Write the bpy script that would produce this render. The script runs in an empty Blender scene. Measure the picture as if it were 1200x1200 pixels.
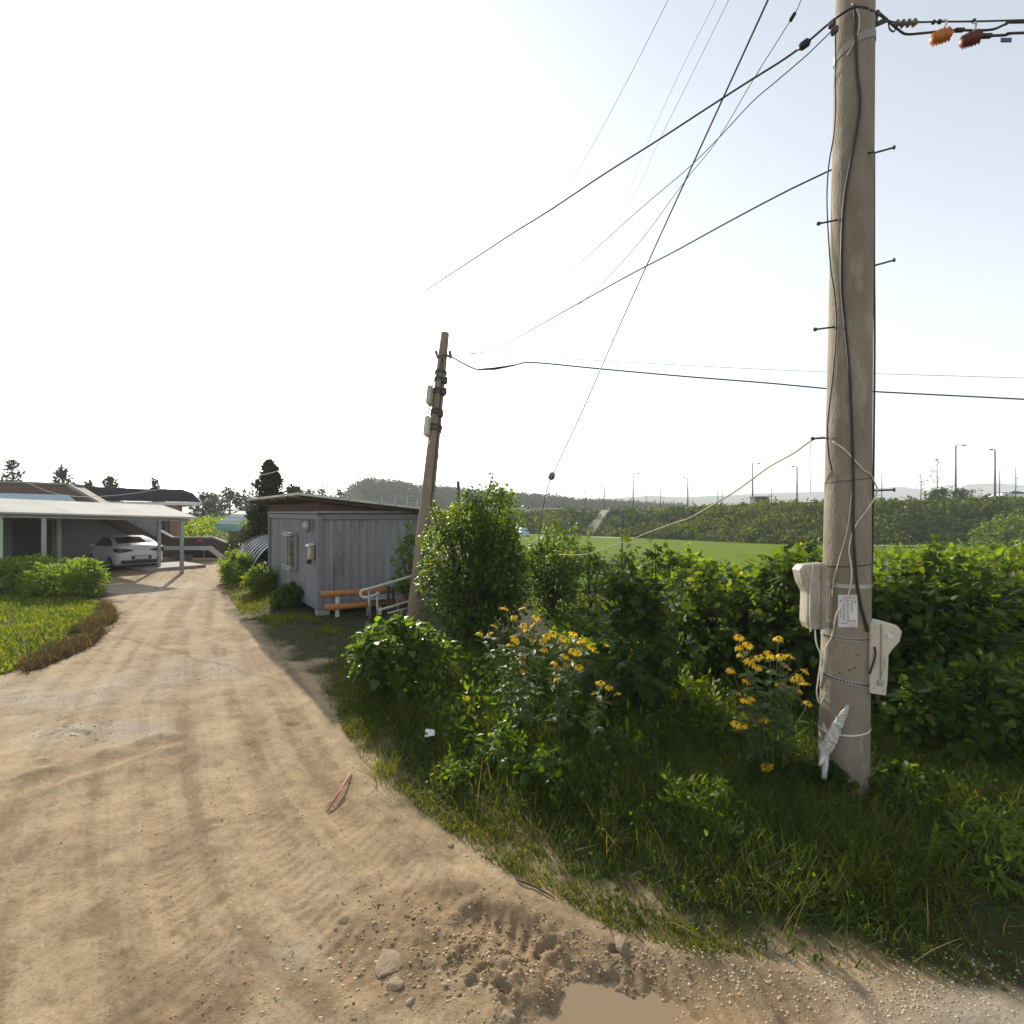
import bpy, math, random
import numpy as np
from mathutils import Vector, Matrix

rng = np.random.default_rng(7)
random.seed(7)
PI = math.pi
R = math.radians
scene = bpy.context.scene
C = scene.collection

# ------------------------------------------------------------------ camera, sky, sun, exposure
CAM_H = 2.5
cam_d = bpy.data.cameras.new("camera")
cam = bpy.data.objects.new("camera", cam_d)
C.objects.link(cam)
cam.location = (0, 0, CAM_H)
cam.rotation_euler = (R(90), 0, 0)
cam_d.sensor_width = 36
cam_d.lens = 18.0
cam_d.clip_start = 0.05
cam_d.clip_end = 6000
scene.camera = cam

SUN_EL = R(25)
SUN_AZ = R(-26)                 # measured from +Y, negative = to the left
world = bpy.data.worlds.new("World")
scene.world = world
world.use_nodes = True
wn = world.node_tree
for n in list(wn.nodes):
    wn.nodes.remove(n)
sky = wn.nodes.new("ShaderNodeTexSky")
sky.sky_type = 'NISHITA'
sky.sun_disc = False
sky.sun_elevation = SUN_EL
sky.sun_rotation = SUN_AZ
sky.altitude = 0
sky.air_density = 1.0
sky.dust_density = 1.0
sky.ozone_density = 0.6
bg = wn.nodes.new("ShaderNodeBackground")
bg.inputs["Strength"].default_value = 0.15
wo = wn.nodes.new("ShaderNodeOutputWorld")
hs = wn.nodes.new("ShaderNodeHueSaturation")      # summer haze: a paler sky
hs.inputs['Saturation'].default_value = 0.26
wn.links.new(sky.outputs[0], hs.inputs['Color'])
tint = wn.nodes.new("ShaderNodeMix"); tint.data_type = 'RGBA'; tint.blend_type = 'MULTIPLY'; tint.inputs[0].default_value = 1
tint.inputs[7].default_value = (0.96, 1.01, 1.04, 1)
wn.links.new(hs.outputs[0], tint.inputs[6])
wn.links.new(tint.outputs[2], bg.inputs[0])
wn.links.new(bg.outputs[0], wo.inputs[0])

sun_d = bpy.data.lights.new("sun", 'SUN')
sun_d.energy = 4.2
sun_d.angle = R(0.6)
sun_d.color = (1.0, 0.90, 0.74)
sun = bpy.data.objects.new("sun", sun_d)
C.objects.link(sun)
sdir = Vector((math.sin(SUN_AZ) * math.cos(SUN_EL), math.cos(SUN_AZ) * math.cos(SUN_EL), math.sin(SUN_EL)))
sun.rotation_euler = sdir.to_track_quat('Z', 'Y').to_euler()

scene.view_settings.view_transform = 'Standard'
scene.view_settings.look = 'None'
scene.view_settings.gamma = 1
scene.view_settings.use_curve_mapping = False
scene.view_settings.exposure = 0.72
scene.cycles.max_bounces = 6
scene.cycles.diffuse_bounces = 3
scene.cycles.glossy_bounces = 2
scene.cycles.transmission_bounces = 4
scene.cycles.transparent_max_bounces = 6
scene.cycles.volume_bounces = 0
scene.cycles.use_denoising = True
HAZE = True

# ------------------------------------------------------------------ helpers
def P(px, py, d):
    return Vector(((px - 600) / 600 * d, d, CAM_H + (600 - py) / 600 * d))

def G(px, py, z=0.0):
    d = (CAM_H - z) * 600 / (py - 600)
    return Vector(((px - 600) / 600 * d, d, z))

def tag(o, label=None, cat=None, group=None, kind=None):
    if label: o['label'] = label
    if cat: o['category'] = cat
    if group: o['group'] = group
    if kind: o['kind'] = kind
    return o

def thing(name, label, cat, loc=(0, 0, 0), rotz=0.0, group=None):
    o = bpy.data.objects.new(name, None)
    o.empty_display_size = 0.2
    C.objects.link(o)
    o.location = loc
    o.rotation_euler = (0, 0, rotz)
    return tag(o, label, cat, group)

def children(o):
    return [c for c in bpy.data.objects if c.parent == o]

def copy_tree(o, parent=None):
    c = o.copy()
    C.objects.link(c)
    if parent: c.parent = parent
    for ch in children(o):
        copy_tree(ch, c)
    return c

def frame_from(d):
    d = Vector(d).normalized()
    a = Vector((0, 0, 1)) if abs(d.z) < 0.95 else Vector((1, 0, 0))
    u = d.cross(a).normalized()
    v = d.cross(u).normalized()
    return u, v

class MB:
    """collects shapes, builds ONE mesh object"""
    def __init__(s):
        s.v = []; s.f = []
    def add(s, vs, fs):
        b = len(s.v)
        s.v += [tuple(x) for x in vs]
        s.f += [tuple(i + b for i in f) for f in fs]
        return s
    def box(s, c, sz, rz=0.0, bev=0.0, M=None):
        hx, hy, hz = sz[0] / 2, sz[1] / 2, sz[2] / 2
        m = Matrix.Translation(Vector(c)) @ (M if M else Matrix.Rotation(rz, 4, 'Z'))
        if bev <= 0:
            vs = [m @ Vector((x * hx, y * hy, z * hz)) for z in (-1, 1) for x, y in ((-1, -1), (1, -1), (1, 1), (-1, 1))]
            fs = [(3, 2, 1, 0), (4, 5, 6, 7), (0, 1, 5, 4), (1, 2, 6, 5), (2, 3, 7, 6), (3, 0, 4, 7)]
            return s.add(vs, fs)
        b = min(bev, hx * .9, hy * .9, hz * .9)
        def ring(ix, iy, z):
            return [(-ix, -hy if 0 else -iy, z), (ix, -iy, z), (ix, iy, z), (-ix, iy, z)]
        # chamfered box by 8-gon rings
        def oct(hx_, hy_, z, b_):
            return [(-hx_ + b_, -hy_, z), (hx_ - b_, -hy_, z), (hx_, -hy_ + b_, z), (hx_, hy_ - b_, z),
                    (hx_ - b_, hy_, z), (-hx_ + b_, hy_, z), (-hx_, hy_ - b_, z), (-hx_, -hy_ + b_, z)]
        rings = [oct(hx - b, hy - b, -hz, b * .5), oct(hx, hy, -hz + b, b), oct(hx, hy, hz - b, b), oct(hx - b, hy - b, hz, b * .5)]
        vs = [m @ Vector(p) for r in rings for p in r]
        fs = [tuple(reversed(range(8)))]
        for k in range(3):
            for i in range(8):
                j = (i + 1) % 8
                fs.append((k * 8 + i, k * 8 + j, k * 8 + 8 + j, k * 8 + 8 + i))
        fs.append(tuple(range(24, 32)))
        return s.add(vs, fs)
    def tube(s, pts, r, n=8, caps=True):
        pts = [Vector(p) for p in pts]
        if not hasattr(r, '__len__'): r = [r] * len(pts)
        vs = []; fs = []
        u = None
        for i, p in enumerate(pts):
            if i == 0: d = pts[1] - pts[0]
            elif i == len(pts) - 1: d = pts[-1] - pts[-2]
            else: d = (pts[i + 1] - pts[i - 1])
            if d.length < 1e-9: d = Vector((0, 0, 1))
            d.normalize()
            if u is None:
                u, v = frame_from(d)
            else:
                u = (u - d * u.dot(d))
                if u.length < 1e-6: u, _ = frame_from(d)
                u.normalize()
                v = d.cross(u)
            for k in range(n):
                a = 2 * PI * k / n
                vs.append(p + (u * math.cos(a) + v * math.sin(a)) * r[i])
        for i in range(len(pts) - 1):
            for k in range(n):
                j = (k + 1) % n
                fs.append((i * n + k, i * n + j, (i + 1) * n + j, (i + 1) * n + k))
        if caps:
            fs.append(tuple(reversed(range(n))))
            fs.append(tuple(range((len(pts) - 1) * n, len(pts) * n)))
        return s.add(vs, fs)
    def prism(s, outline, ext):
        """outline: list of 3d points (planar), ext: vector"""
        n = len(outline); e = Vector(ext)
        vs = [Vector(p) for p in outline] + [Vector(p) + e for p in outline]
        fs = [tuple(range(n)), tuple(reversed(range(n, 2 * n)))]
        for i in range(n):
            j = (i + 1) % n
            fs.append((i, n + i, n + j, j))
        return s.add(vs, fs)
    def build(s, name, m, parent=None, smooth=False, world=False):
        me = bpy.data.meshes.new(name)
        vs = s.v
        if world and parent is not None:
            p = parent
            M = Matrix.Identity(4)
            while p is not None:
                M = Matrix.LocRotScale(p.location, p.rotation_euler, p.scale) @ M
                p = p.parent
            Mi = M.inverted()
            vs = [tuple(Mi @ Vector(x)) for x in vs]
        me.from_pydata(vs, [], s.f)
        me.update()
        import bmesh
        bm = bmesh.new(); bm.from_mesh(me)
        bmesh.ops.recalc_face_normals(bm, faces=bm.faces)
        bm.to_mesh(me); bm.free()
        if smooth:
            me.polygons.foreach_set("use_smooth", [True] * len(me.polygons))
        me.materials.append(m)
        o = bpy.data.objects.new(name, me)
        C.objects.link(o)
        if parent: o.parent = parent
        return o

def np_mesh(name, V, F, m, parent=None, smooth=False):
    me = bpy.data.meshes.new(name)
    V = np.asarray(V, dtype=np.float32); F = np.asarray(F, dtype=np.int32)
    k = F.shape[1]
    me.vertices.add(len(V)); me.vertices.foreach_set("co", V.ravel())
    me.loops.add(F.size); me.loops.foreach_set("vertex_index", F.ravel())
    me.polygons.add(len(F))
    me.polygons.foreach_set("loop_start", np.arange(0, F.size, k, dtype=np.int32))
    try: me.polygons.foreach_set("loop_total", np.full(len(F), k, dtype=np.int32))
    except Exception: pass
    if smooth: me.polygons.foreach_set("use_smooth", np.ones(len(F), dtype=bool))
    me.update(calc_edges=True)
    me.validate()
    me.materials.append(m)
    o = bpy.data.objects.new(name, me)
    C.objects.link(o)
    if parent: o.parent = parent
    return o

def catmull(pts, k=6):
    pts = [Vector(p) for p in pts]
    if len(pts) < 3:
        return [pts[0].lerp(pts[-1], i / k) for i in range(k + 1)]
    q = [pts[0] * 2 - pts[1]] + pts + [pts[-1] * 2 - pts[-2]]
    out = []
    for i in range(1, len(q) - 2):
        a, b, c, d = q[i - 1], q[i], q[i + 1], q[i + 2]
        for j in range(k):
            t = j / k
            out.append(0.5 * ((2 * b) + (c - a) * t + (2 * a - 5 * b + 4 * c - d) * t * t + (3 * b - a - 3 * c + d) * t ** 3))
    out.append(pts[-1])
    return out

# ---- vectorised noise
def _hash(ix, iy, seed):
    h = (ix.astype(np.int64) * 374761393 + iy.astype(np.int64) * 668265263 + seed * 974634721) & 0xffffffff
    h = ((h ^ (h >> 13)) * 1274126177) & 0xffffffff
    h = h ^ (h >> 16)
    return (h & 0xffff) / 65535.0
def vnoise(x, y, seed=0):
    ix = np.floor(x); iy = np.floor(y)
    fx = x - ix; fy = y - iy
    fx = fx * fx * fx * (fx * (fx * 6 - 15) + 10); fy = fy * fy * fy * (fy * (fy * 6 - 15) + 10)
    a = _hash(ix, iy, seed); b = _hash(ix + 1, iy, seed); c = _hash(ix, iy + 1, seed); d = _hash(ix + 1, iy + 1, seed)
    return (a + (b - a) * fx) * (1 - fy) + (c + (d - c) * fx) * fy - 0.5
def fbm(x, y, seed=0, oct=4, gain=0.5):
    t = np.zeros_like(x); a = 1.0; f = 1.0
    for i in range(oct):
        t = t + a * vnoise(x * f + 17.3 * i, y * f - 9.1 * i, seed + i)
        a *= gain; f *= 2.03
    return t
def sstep(a, b, x):
    t = np.clip((x - a) / (b - a), 0, 1)
    return t * t * (3 - 2 * t)
def poly_sd(x, y, poly):
    """signed distance, negative inside"""
    d = np.full(x.shape, 1e9); inside = np.zeros(x.shape, bool)
    n = len(poly)
    for i in range(n):
        x0, y0 = poly[i]; x1, y1 = poly[(i + 1) % n]
        ex, ey = x1 - x0, y1 - y0
        t = np.clip(((x - x0) * ex + (y - y0) * ey) / (ex * ex + ey * ey + 1e-12), 0, 1)
        d = np.minimum(d, (x - x0 - t * ex) ** 2 + (y - y0 - t * ey) ** 2)
        c = ((y0 > y) != (y1 > y)) & (x < (x1 - x0) * (y - y0) / ((y1 - y0) + 1e-12) + x0)
        inside ^= c
    d = np.sqrt(d)
    return np.where(inside, -d, d)
def line_dist(x, y, pts):
    """distance to a polyline and length along it"""
    d = np.full(x.shape, 1e9); s = np.zeros(x.shape); acc = 0.0; side = np.zeros(x.shape)
    for i in range(len(pts) - 1):
        x0, y0 = pts[i]; x1, y1 = pts[i + 1]
        ex, ey = x1 - x0, y1 - y0; L = math.hypot(ex, ey)
        t = np.clip(((x - x0) * ex + (y - y0) * ey) / (L * L + 1e-12), 0, 1)
        dd = np.hypot(x - x0 - t * ex, y - y0 - t * ey)
        m = dd < d
        d = np.where(m, dd, d); s = np.where(m, acc + t * L, s)
        side = np.where(m, np.sign(ex * (y - y0) - ey * (x - x0)), side)
        acc += L
    return d, s, side

# ---- materials
def nodes(m):
    m.use_nodes = True
    nt = m.node_tree
    b = nt.nodes.get("Principled BSDF")
    return nt, b
def lin(c):
    return (c[0], c[1], c[2], 1)

def pmat(name, c1, c2=None, scale=6.0, rough=0.7, bump=0.0, bscale=None, metal=0.0, detail=6, stretch=None, spec=0.3, c3=None, c3scale=1.5):
    m = bpy.data.materials.new(name)
    nt, b = nodes(m)
    b.inputs["Roughness"].default_value = rough
    b.inputs["Metallic"].default_value = metal
    b.inputs["Specular IOR Level"].default_value = spec
    if c2 is None:
        c2 = tuple(x * 0.8 for x in c1)
    tc = nt.nodes.new("ShaderNodeTexCoord")
    mp = nt.nodes.new("ShaderNodeMapping")
    nt.links.new(tc.outputs["Object"], mp.inputs[0])
    if stretch: mp.inputs["Scale"].default_value = stretch
    ns = nt.nodes.new("ShaderNodeTexNoise")
    ns.inputs["Scale"].default_value = scale
    ns.inputs["Detail"].default_value = detail
    ns.inputs["Roughness"].default_value = 0.65
    nt.links.new(mp.outputs[0], ns.inputs["Vector"])
    rp = nt.nodes.new("ShaderNodeValToRGB")
    rp.color_ramp.elements[0].position = 0.35; rp.color_ramp.elements[1].position = 0.65
    rp.color_ramp.elements[0].color = lin(c1); rp.color_ramp.elements[1].color = lin(c2)
    nt.links.new(ns.outputs[0], rp.inputs[0])
    col = rp.outputs[0]
    if c3 is not None:
        n3 = nt.nodes.new("ShaderNodeTexNoise")
        n3.inputs["Scale"].default_value = c3scale; n3.inputs["Detail"].default_value = 8; n3.inputs["Roughness"].default_value = 0.75
        nt.links.new(mp.outputs[0], n3.inputs["Vector"])
        r3 = nt.nodes.new("ShaderNodeValToRGB")
        r3.color_ramp.elements[0].position = 0.52; r3.color_ramp.elements[1].position = 0.66
        nt.links.new(n3.outputs[0], r3.inputs[0])
        mx = nt.nodes.new("ShaderNodeMix"); mx.data_type = 'RGBA'
        nt.links.new(r3.outputs[0], mx.inputs[0]); nt.links.new(col, mx.inputs[6]); mx.inputs[7].default_value = lin(c3)
        col = mx.outputs[2]
    nt.links.new(col, b.inputs["Base Color"])
    if bump > 0:
        n2 = nt.nodes.new("ShaderNodeTexNoise")
        n2.inputs["Scale"].default_value = bscale or scale * 4
        n2.inputs["Detail"].default_value = 8
        nt.links.new(mp.outputs[0], n2.inputs["Vector"])
        bp = nt.nodes.new("ShaderNodeBump")
        bp.inputs["Strength"].default_value = bump
        bp.inputs["Distance"].default_value = 0.02
        nt.links.new(n2.outputs[0], bp.inputs["Height"])
        nt.links.new(bp.outputs[0], b.inputs["Normal"])
    return m

def leafmat(name, c1, c2, trans=0.45, rough=0.45, tcol=None, spec=0.35):
    """c1..c2 random per leaf; light passes through"""
    m = bpy.data.materials.new(name)
    nt, b = nodes(m)
    out = nt.nodes["Material Output"]
    g = nt.nodes.new("ShaderNodeNewGeometry")
    rp = nt.nodes.new("ShaderNodeValToRGB")
    rp.color_ramp.elements[0].color = lin(c1); rp.color_ramp.elements[1].color = lin(c2)
    nt.links.new(g.outputs["Random Per Island"], rp.inputs[0])
    e = rp.color_ramp.elements.new(0.955); e.color = lin(c2)
    rp.color_ramp.elements[-1].color = lin((c2[0] * 1.9 + .02, c2[1] * 1.35 + .01, c2[2] * 1.2)) if trans > 0 and (tcol is None or tcol[0] > 1.3) else lin(c2)
    tc = nt.nodes.new("ShaderNodeTexCoord")
    ns = nt.nodes.new("ShaderNodeTexNoise"); ns.inputs["Scale"].default_value = 2.3; ns.inputs["Detail"].default_value = 4
    nt.links.new(tc.outputs["Object"], ns.inputs["Vector"])
    r2 = nt.nodes.new("ShaderNodeValToRGB")
    r2.color_ramp.elements[0].position = .36; r2.color_ramp.elements[1].position = .64
    r2.color_ramp.elements[0].color = (.68, .76, .72, 1); r2.color_ramp.elements[1].color = (1.26, 1.14, 1.0, 1)
    nt.links.new(ns.outputs[0], r2.inputs[0])
    m0 = nt.nodes.new("ShaderNodeMix"); m0.data_type = 'RGBA'; m0.blend_type = 'MULTIPLY'; m0.inputs[0].default_value = 1
    nt.links.new(rp.outputs[0], m0.inputs[6]); nt.links.new(r2.outputs[0], m0.inputs[7])
    nt.links.new(m0.outputs[2], b.inputs["Base Color"])
    b.inputs["Roughness"].default_value = rough
    b.inputs["Specular IOR Level"].default_value = spec
    t = nt.nodes.new("ShaderNodeBsdfTranslucent")
    mul = nt.nodes.new("ShaderNodeMix"); mul.data_type = 'RGBA'; mul.blend_type = 'MULTIPLY'
    mul.inputs[0].default_value = 1
    nt.links.new(m0.outputs[2], mul.inputs[6])
    mul.inputs[7].default_value = lin(tcol or (2.6, 2.3, 0.8))
    nt.links.new(mul.outputs[2], t.inputs[0])
    mx = nt.nodes.new("ShaderNodeMixShader")
    mx.inputs[0].default_value = trans
    nt.links.new(b.outputs[0], mx.inputs[1]); nt.links.new(t.outputs[0], mx.inputs[2])
    nt.links.new(mx.outputs[0], out.inputs[0])
    return m

def brickmat(name, c1, c2, mortar, scale=1.0, bw=0.22, bh=0.075, rot=0.0):
    m = bpy.data.materials.new(name)
    nt, b = nodes(m)
    tc = nt.nodes.new("ShaderNodeTexCoord")
    sp = nt.nodes.new("ShaderNodeSeparateXYZ")
    nt.links.new(tc.outputs["Object"], sp.inputs[0])
    ad = nt.nodes.new("ShaderNodeMath"); ad.operation = 'ADD'
    nt.links.new(sp.outputs[0], ad.inputs[0]); nt.links.new(sp.outputs[1], ad.inputs[1])
    cb = nt.nodes.new("ShaderNodeCombineXYZ")
    nt.links.new(ad.outputs[0], cb.inputs[0]); nt.links.new(sp.outputs[2], cb.inputs[1])
    br = nt.nodes.new("ShaderNodeTexBrick")
    br.inputs["Color1"].default_value = lin(c1); br.inputs["Color2"].default_value = lin(c2)
    br.inputs["Mortar"].default_value = lin(mortar)
    br.inputs["Scale"].default_value = scale
    br.inputs["Brick Width"].default_value = bw; br.inputs["Row Height"].default_value = bh
    br.inputs["Mortar Size"].default_value = 0.008
    nt.links.new(cb.outputs[0], br.inputs["Vector"])
    nt.links.new(br.outputs[0], b.inputs["Base Color"])
    b.inputs["Roughness"].default_value = 0.85
    return m

M = {}
M['concrete'] = pmat('pole_concrete', (0.265, 0.225, 0.170), (0.175, 0.148, 0.112), 3.0, 0.85, 0.5, 60, c3=(0.33, 0.29, 0.235), c3scale=4, stretch=(1, 1, 0.35))
M['old_concrete'] = pmat('old_pole_concrete', (0.28, 0.22, 0.15), (0.19, 0.145, 0.10), 3.0, 0.9, 0.4, 50, stretch=(1, 1, 0.3))
M['plain_concrete'] = pmat('plain_concrete', (0.34, 0.32, 0.29), (0.26, 0.245, 0.22), 2.0, 0.9, 0.3, 40)
M['cement_wall'] = pmat('cement_wall', (0.30, 0.29, 0.27), (0.24, 0.235, 0.22), 1.2, 0.9, 0.15, 30)
M['black'] = pmat('black_cable', (0.018, 0.018, 0.02), (0.03, 0.03, 0.032), 8, 0.5)
M['dark_metal'] = pmat('dark_metal', (0.05, 0.05, 0.052), (0.09, 0.075, 0.06), 12, 0.5, metal=0.6)
M['galv'] = pmat('galvanised', (0.42, 0.42, 0.41), (0.32, 0.32, 0.31), 10, 0.45, metal=0.6)
M['white_paint'] = pmat('white_paint', (0.72, 0.72, 0.70), (0.60, 0.60, 0.57), 4, 0.5)
M['white_sheet'] = pmat('white_sheet', (0.50, 0.49, 0.455), (0.43, 0.415, 0.38), 1.0, 0.9, spec=0.05)
M['cord'] = pmat('white_cord', (0.62, 0.58, 0.50), (0.50, 0.46, 0.38), 10, 0.7)
M['rope'] = pmat('pale_rope', (0.60, 0.54, 0.42), (0.48, 0.42, 0.32), 20, 0.9)
M['beige'] = pmat('meter_beige', (0.48, 0.44, 0.36), (0.38, 0.34, 0.27), 5, 0.55, 0.15, 40, c3=(0.26, 0.21, 0.15), c3scale=5, stretch=(1, 1, .4))
M['beige_dark'] = pmat('meter_lid', (0.28, 0.26, 0.22), (0.22, 0.20, 0.17), 5, 0.5)
M['meter_white'] = pmat('meter_white', (0.58, 0.53, 0.44), (0.48, 0.42, 0.33), 5, 0.5, 0.15, 40, c3=(0.34, 0.28, 0.20), c3scale=5, stretch=(1, 1, .35))
M['plastic_wrap'] = pmat('plastic_wrap', (0.62, 0.59, 0.56), (0.40, 0.375, 0.35), 22, 0.35, 0.5, 60, c3=(0.30, 0.26, 0.22), c3scale=18)
M['red_print'] = pmat('red_print', (0.60, 0.10, 0.07), (0.5, 0.13, 0.1), 8, 0.6)
M['black_print'] = pmat('black_print', (0.06, 0.06, 0.07), (0.1, 0.1, 0.11), 8, 0.6)
M['notice'] = pmat('notice_white', (0.66, 0.65, 0.66), (0.58, 0.57, 0.57), 6, 0.5)
M['orange_cover'] = pmat('orange_cover', (0.55, 0.20, 0.03), (0.40, 0.12, 0.02), 8, 0.5)
M['maroon_cover'] = pmat('maroon_cover', (0.16, 0.03, 0.02), (0.10, 0.02, 0.02), 8, 0.5)
M['blue_tag'] = pmat('blue_tag', (0.05, 0.09, 0.28), (0.05, 0.08, 0.22), 8, 0.5)
M['ceramic'] = pmat('ceramic', (0.16, 0.12, 0.09), (0.12, 0.09, 0.07), 8, 0.25)
M['container'] = pmat('container_paint', (0.27, 0.27, 0.278), (0.205, 0.205, 0.215), 2.2, 0.6, 0.15, 20, c3=(0.15, 0.135, 0.125), c3scale=2.6, stretch=(1.6, 1.6, 0.22))
M['container_frame'] = pmat('container_frame', (0.20, 0.205, 0.225), (0.17, 0.175, 0.19), 2, 0.55)
M['shed_brick'] = pmat('shed_timber', (0.13, 0.075, 0.055), (0.075, 0.05, 0.04), 9, 0.9, 0.3)
M['roof_sheet'] = pmat('roof_sheet', (0.60, 0.58, 0.50), (0.48, 0.46, 0.39), 1.5, 0.7, c3=(0.30, 0.28, 0.23), c3scale=2)
M['roof_under'] = pmat('roof_under', (0.12, 0.10, 0.08), (0.09, 0.075, 0.06), 3, 0.9)
M['glass'] = pmat('dark_glass', (0.02, 0.022, 0.025), (0.03, 0.032, 0.035), 2, 0.08, spec=0.6)
M['rust_orange'] = pmat('worn_orange_paint', (0.42, 0.17, 0.04), (0.33, 0.13, 0.035), 5, 0.5, c3=(0.26, 0.14, 0.07), c3scale=8)
M['board'] = pmat('weathered_board', (0.32, 0.32, 0.34), (0.24, 0.24, 0.25), 6, 0.7)
M['car_white'] = pmat('car_white', (0.74, 0.74, 0.76), (0.72, 0.72, 0.74), 1, 0.18, spec=0.6)
M['car_dark'] = pmat('car_dark_red', (0.05, 0.05, 0.055), (0.04, 0.04, 0.045), 1, 0.3)
M['tyre'] = pmat('tyre_rubber', (0.02, 0.02, 0.02), (0.03, 0.03, 0.03), 8, 0.85)
M['rim'] = pmat('alloy_rim', (0.35, 0.35, 0.36), (0.28, 0.28, 0.29), 3, 0.35, metal=0.7)
M['tail_red'] = pmat('tail_lamp', (0.10, 0.012, 0.012), (0.06, 0.01, 0.01), 3, 0.2)
M['plate'] = pmat('number_plate', (0.7, 0.7, 0.7), (0.62, 0.62, 0.62), 3, 0.4)
M['tile_dark'] = pmat('dark_roof_tile', (0.025, 0.028, 0.032), (0.045, 0.048, 0.052), 3, 0.9, 0.3, 12, spec=0.1)
M['brown_brick'] = brickmat('brown_brick', (0.115, 0.06, 0.045), (0.15, 0.08, 0.055), (0.20, 0.16, 0.13))
M['dark_brick'] = brickmat('dark_brick', (0.075, 0.05, 0.042), (0.095, 0.062, 0.05), (0.13, 0.105, 0.09))
M['red_brick'] = brickmat('red_brick', (0.30, 0.11, 0.07), (0.24, 0.09, 0.06), (0.3, 0.26, 0.22))
M['pale_blue'] = pmat('pale_blue_roof', (0.44, 0.52, 0.58), (0.38, 0.46, 0.52), 1, 0.6)
M['pale_green'] = pmat('pale_green_panel', (0.42, 0.54, 0.34), (0.56, 0.60, 0.52), 0.8, 0.6)
M['dark_door'] = pmat('dark_door', (0.10, 0.095, 0.09), (0.08, 0.075, 0.07), 2, 0.7)
M['awning_green'] = pmat('awning_green', (0.10, 0.24, 0.19), (0.14, 0.28, 0.22), 2, 0.6)
M['awning_pale'] = pmat('awning_pale', (0.52, 0.58, 0.56), (0.42, 0.48, 0.47), 2, 0.6)
M['yellow_board'] = pmat('yellow_board', (0.62, 0.44, 0.14), (0.54, 0.36, 0.12), 4, 0.7)
M['net_dark'] = pmat('shade_net', (0.03, 0.032, 0.035), (0.05, 0.052, 0.055), 4, 0.9)
M['film_grey'] = pmat('greenhouse_film', (0.26, 0.27, 0.275), (0.19, 0.20, 0.205), 2, 0.4)
M['bark'] = pmat('bark', (0.085, 0.065, 0.045), (0.05, 0.04, 0.03), 10, 0.95, 0.6, 40, stretch=(1, 1, 0.3))
M['stem'] = pmat('green_stem', (0.07, 0.11, 0.03), (0.10, 0.10, 0.04), 6, 0.7)
M['twig'] = pmat('grey_twig', (0.10, 0.085, 0.07), (0.07, 0.06, 0.05), 6, 0.9)
M['stone'] = pmat('stone', (0.34, 0.30, 0.25), (0.25, 0.215, 0.175), 8, 0.9, 0.5, 40)
M['stone_grey'] = pmat('grey_rock', (0.28, 0.215, 0.148), (0.20, 0.152, 0.102), 8, 0.9, 0.5, 40)
M['paper'] = pmat('paper', (0.8, 0.79, 0.78), (0.72, 0.71, 0.7), 5, 0.7)
M['red_stick'] = pmat('red_stick', (0.46, 0.17, 0.12), (0.36, 0.14, 0.09), 8, 0.7)
M['lamp_post'] = pmat('lamp_post_steel', (0.16, 0.165, 0.17), (0.12, 0.125, 0.13), 3, 0.5)
M['petal'] = leafmat('petal', (0.86, 0.50, 0.010), (0.90, 0.64, 0.02), 0.42, 0.6, (1.15, 1.1, 0.6))
M['cone'] = pmat('flower_cone', (0.16, 0.10, 0.02), (0.22, 0.15, 0.03), 40, 0.9)
# foliage
M['lf_bush'] = leafmat('leaf_bush', (0.026, 0.060, 0.006), (0.075, 0.112, 0.012), 0.5, 0.4, (4.4, 3.8, 1.0))
M['lf_broad'] = leafmat('leaf_broad', (0.024, 0.060, 0.008), (0.066, 0.112, 0.012), 0.5, 0.42, (4.0, 3.5, 1.0))
M['lf_vine'] = leafmat('leaf_vine', (0.020, 0.050, 0.007), (0.066, 0.102, 0.013), 0.48, 0.5, (3.8, 3.2, 1.0), spec=.22)
M['lf_dark'] = leafmat('leaf_dark', (0.022, 0.048, 0.009), (0.046, 0.075, 0.013), 0.4, 0.55, (3.4, 3.0, .9), spec=.2)
M['lf_flower'] = leafmat('leaf_flower', (0.048, 0.092, 0.016), (0.085, 0.132, 0.026), 0.36, 0.5)
M['lf_conifer'] = leafmat('leaf_conifer', (0.020, 0.035, 0.014), (0.042, 0.058, 0.02), 0.15, 0.7)
M['lf_light'] = leafmat('leaf_light', (0.072, 0.130, 0.014), (0.125, 0.185, 0.026), 0.5, 0.55, (3.0, 2.7, .8), spec=.2)
M['lf_far'] = leafmat('leaf_far', (0.018, 0.036, 0.010), (0.036, 0.056, 0.016), 0.25, 0.8, spec=.1)
M['lf_bank'] = leafmat('leaf_bank', (0.012, 0.032, 0.006), (0.050, 0.080, 0.014), 0.32, 0.8, spec=.1)
M['lf_weed'] = leafmat('leaf_weed', (0.050, 0.100, 0.008), (0.110, 0.160, 0.015), 0.5, 0.55, (3.2, 2.8, .8), spec=.2)
M['lf_onion'] = leafmat('leaf_onion', (0.05, 0.12, 0.045), (0.075, 0.15, 0.06), 0.4)
M['grass'] = leafmat('grass_blade', (0.022, 0.050, 0.005), (0.072, 0.102, 0.012), 0.45, 0.6, (3.3, 2.9, 0.8), spec=.2)
M['grass_dry'] = leafmat('grass_dry', (0.10, 0.095, 0.022), (0.17, 0.135, 0.04), 0.4, 0.7)
M['grass_yellow'] = leafmat('grass_yellow', (0.060, 0.095, 0.008), (0.130, 0.150, 0.016), 0.46, 0.65, (3.0, 2.5, .8), spec=.2)
M['weed_red'] = leafmat('weed_red', (0.085, 0.058, 0.028), (0.14, 0.11, 0.045), 0.3, 0.8, (1.6, 1.4, 0.9))
M['rice'] = leafmat('rice_blade', (0.065, 0.115, 0.008), (0.105, 0.155, 0.012), 0.45, 0.9, spec=.05)

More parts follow.
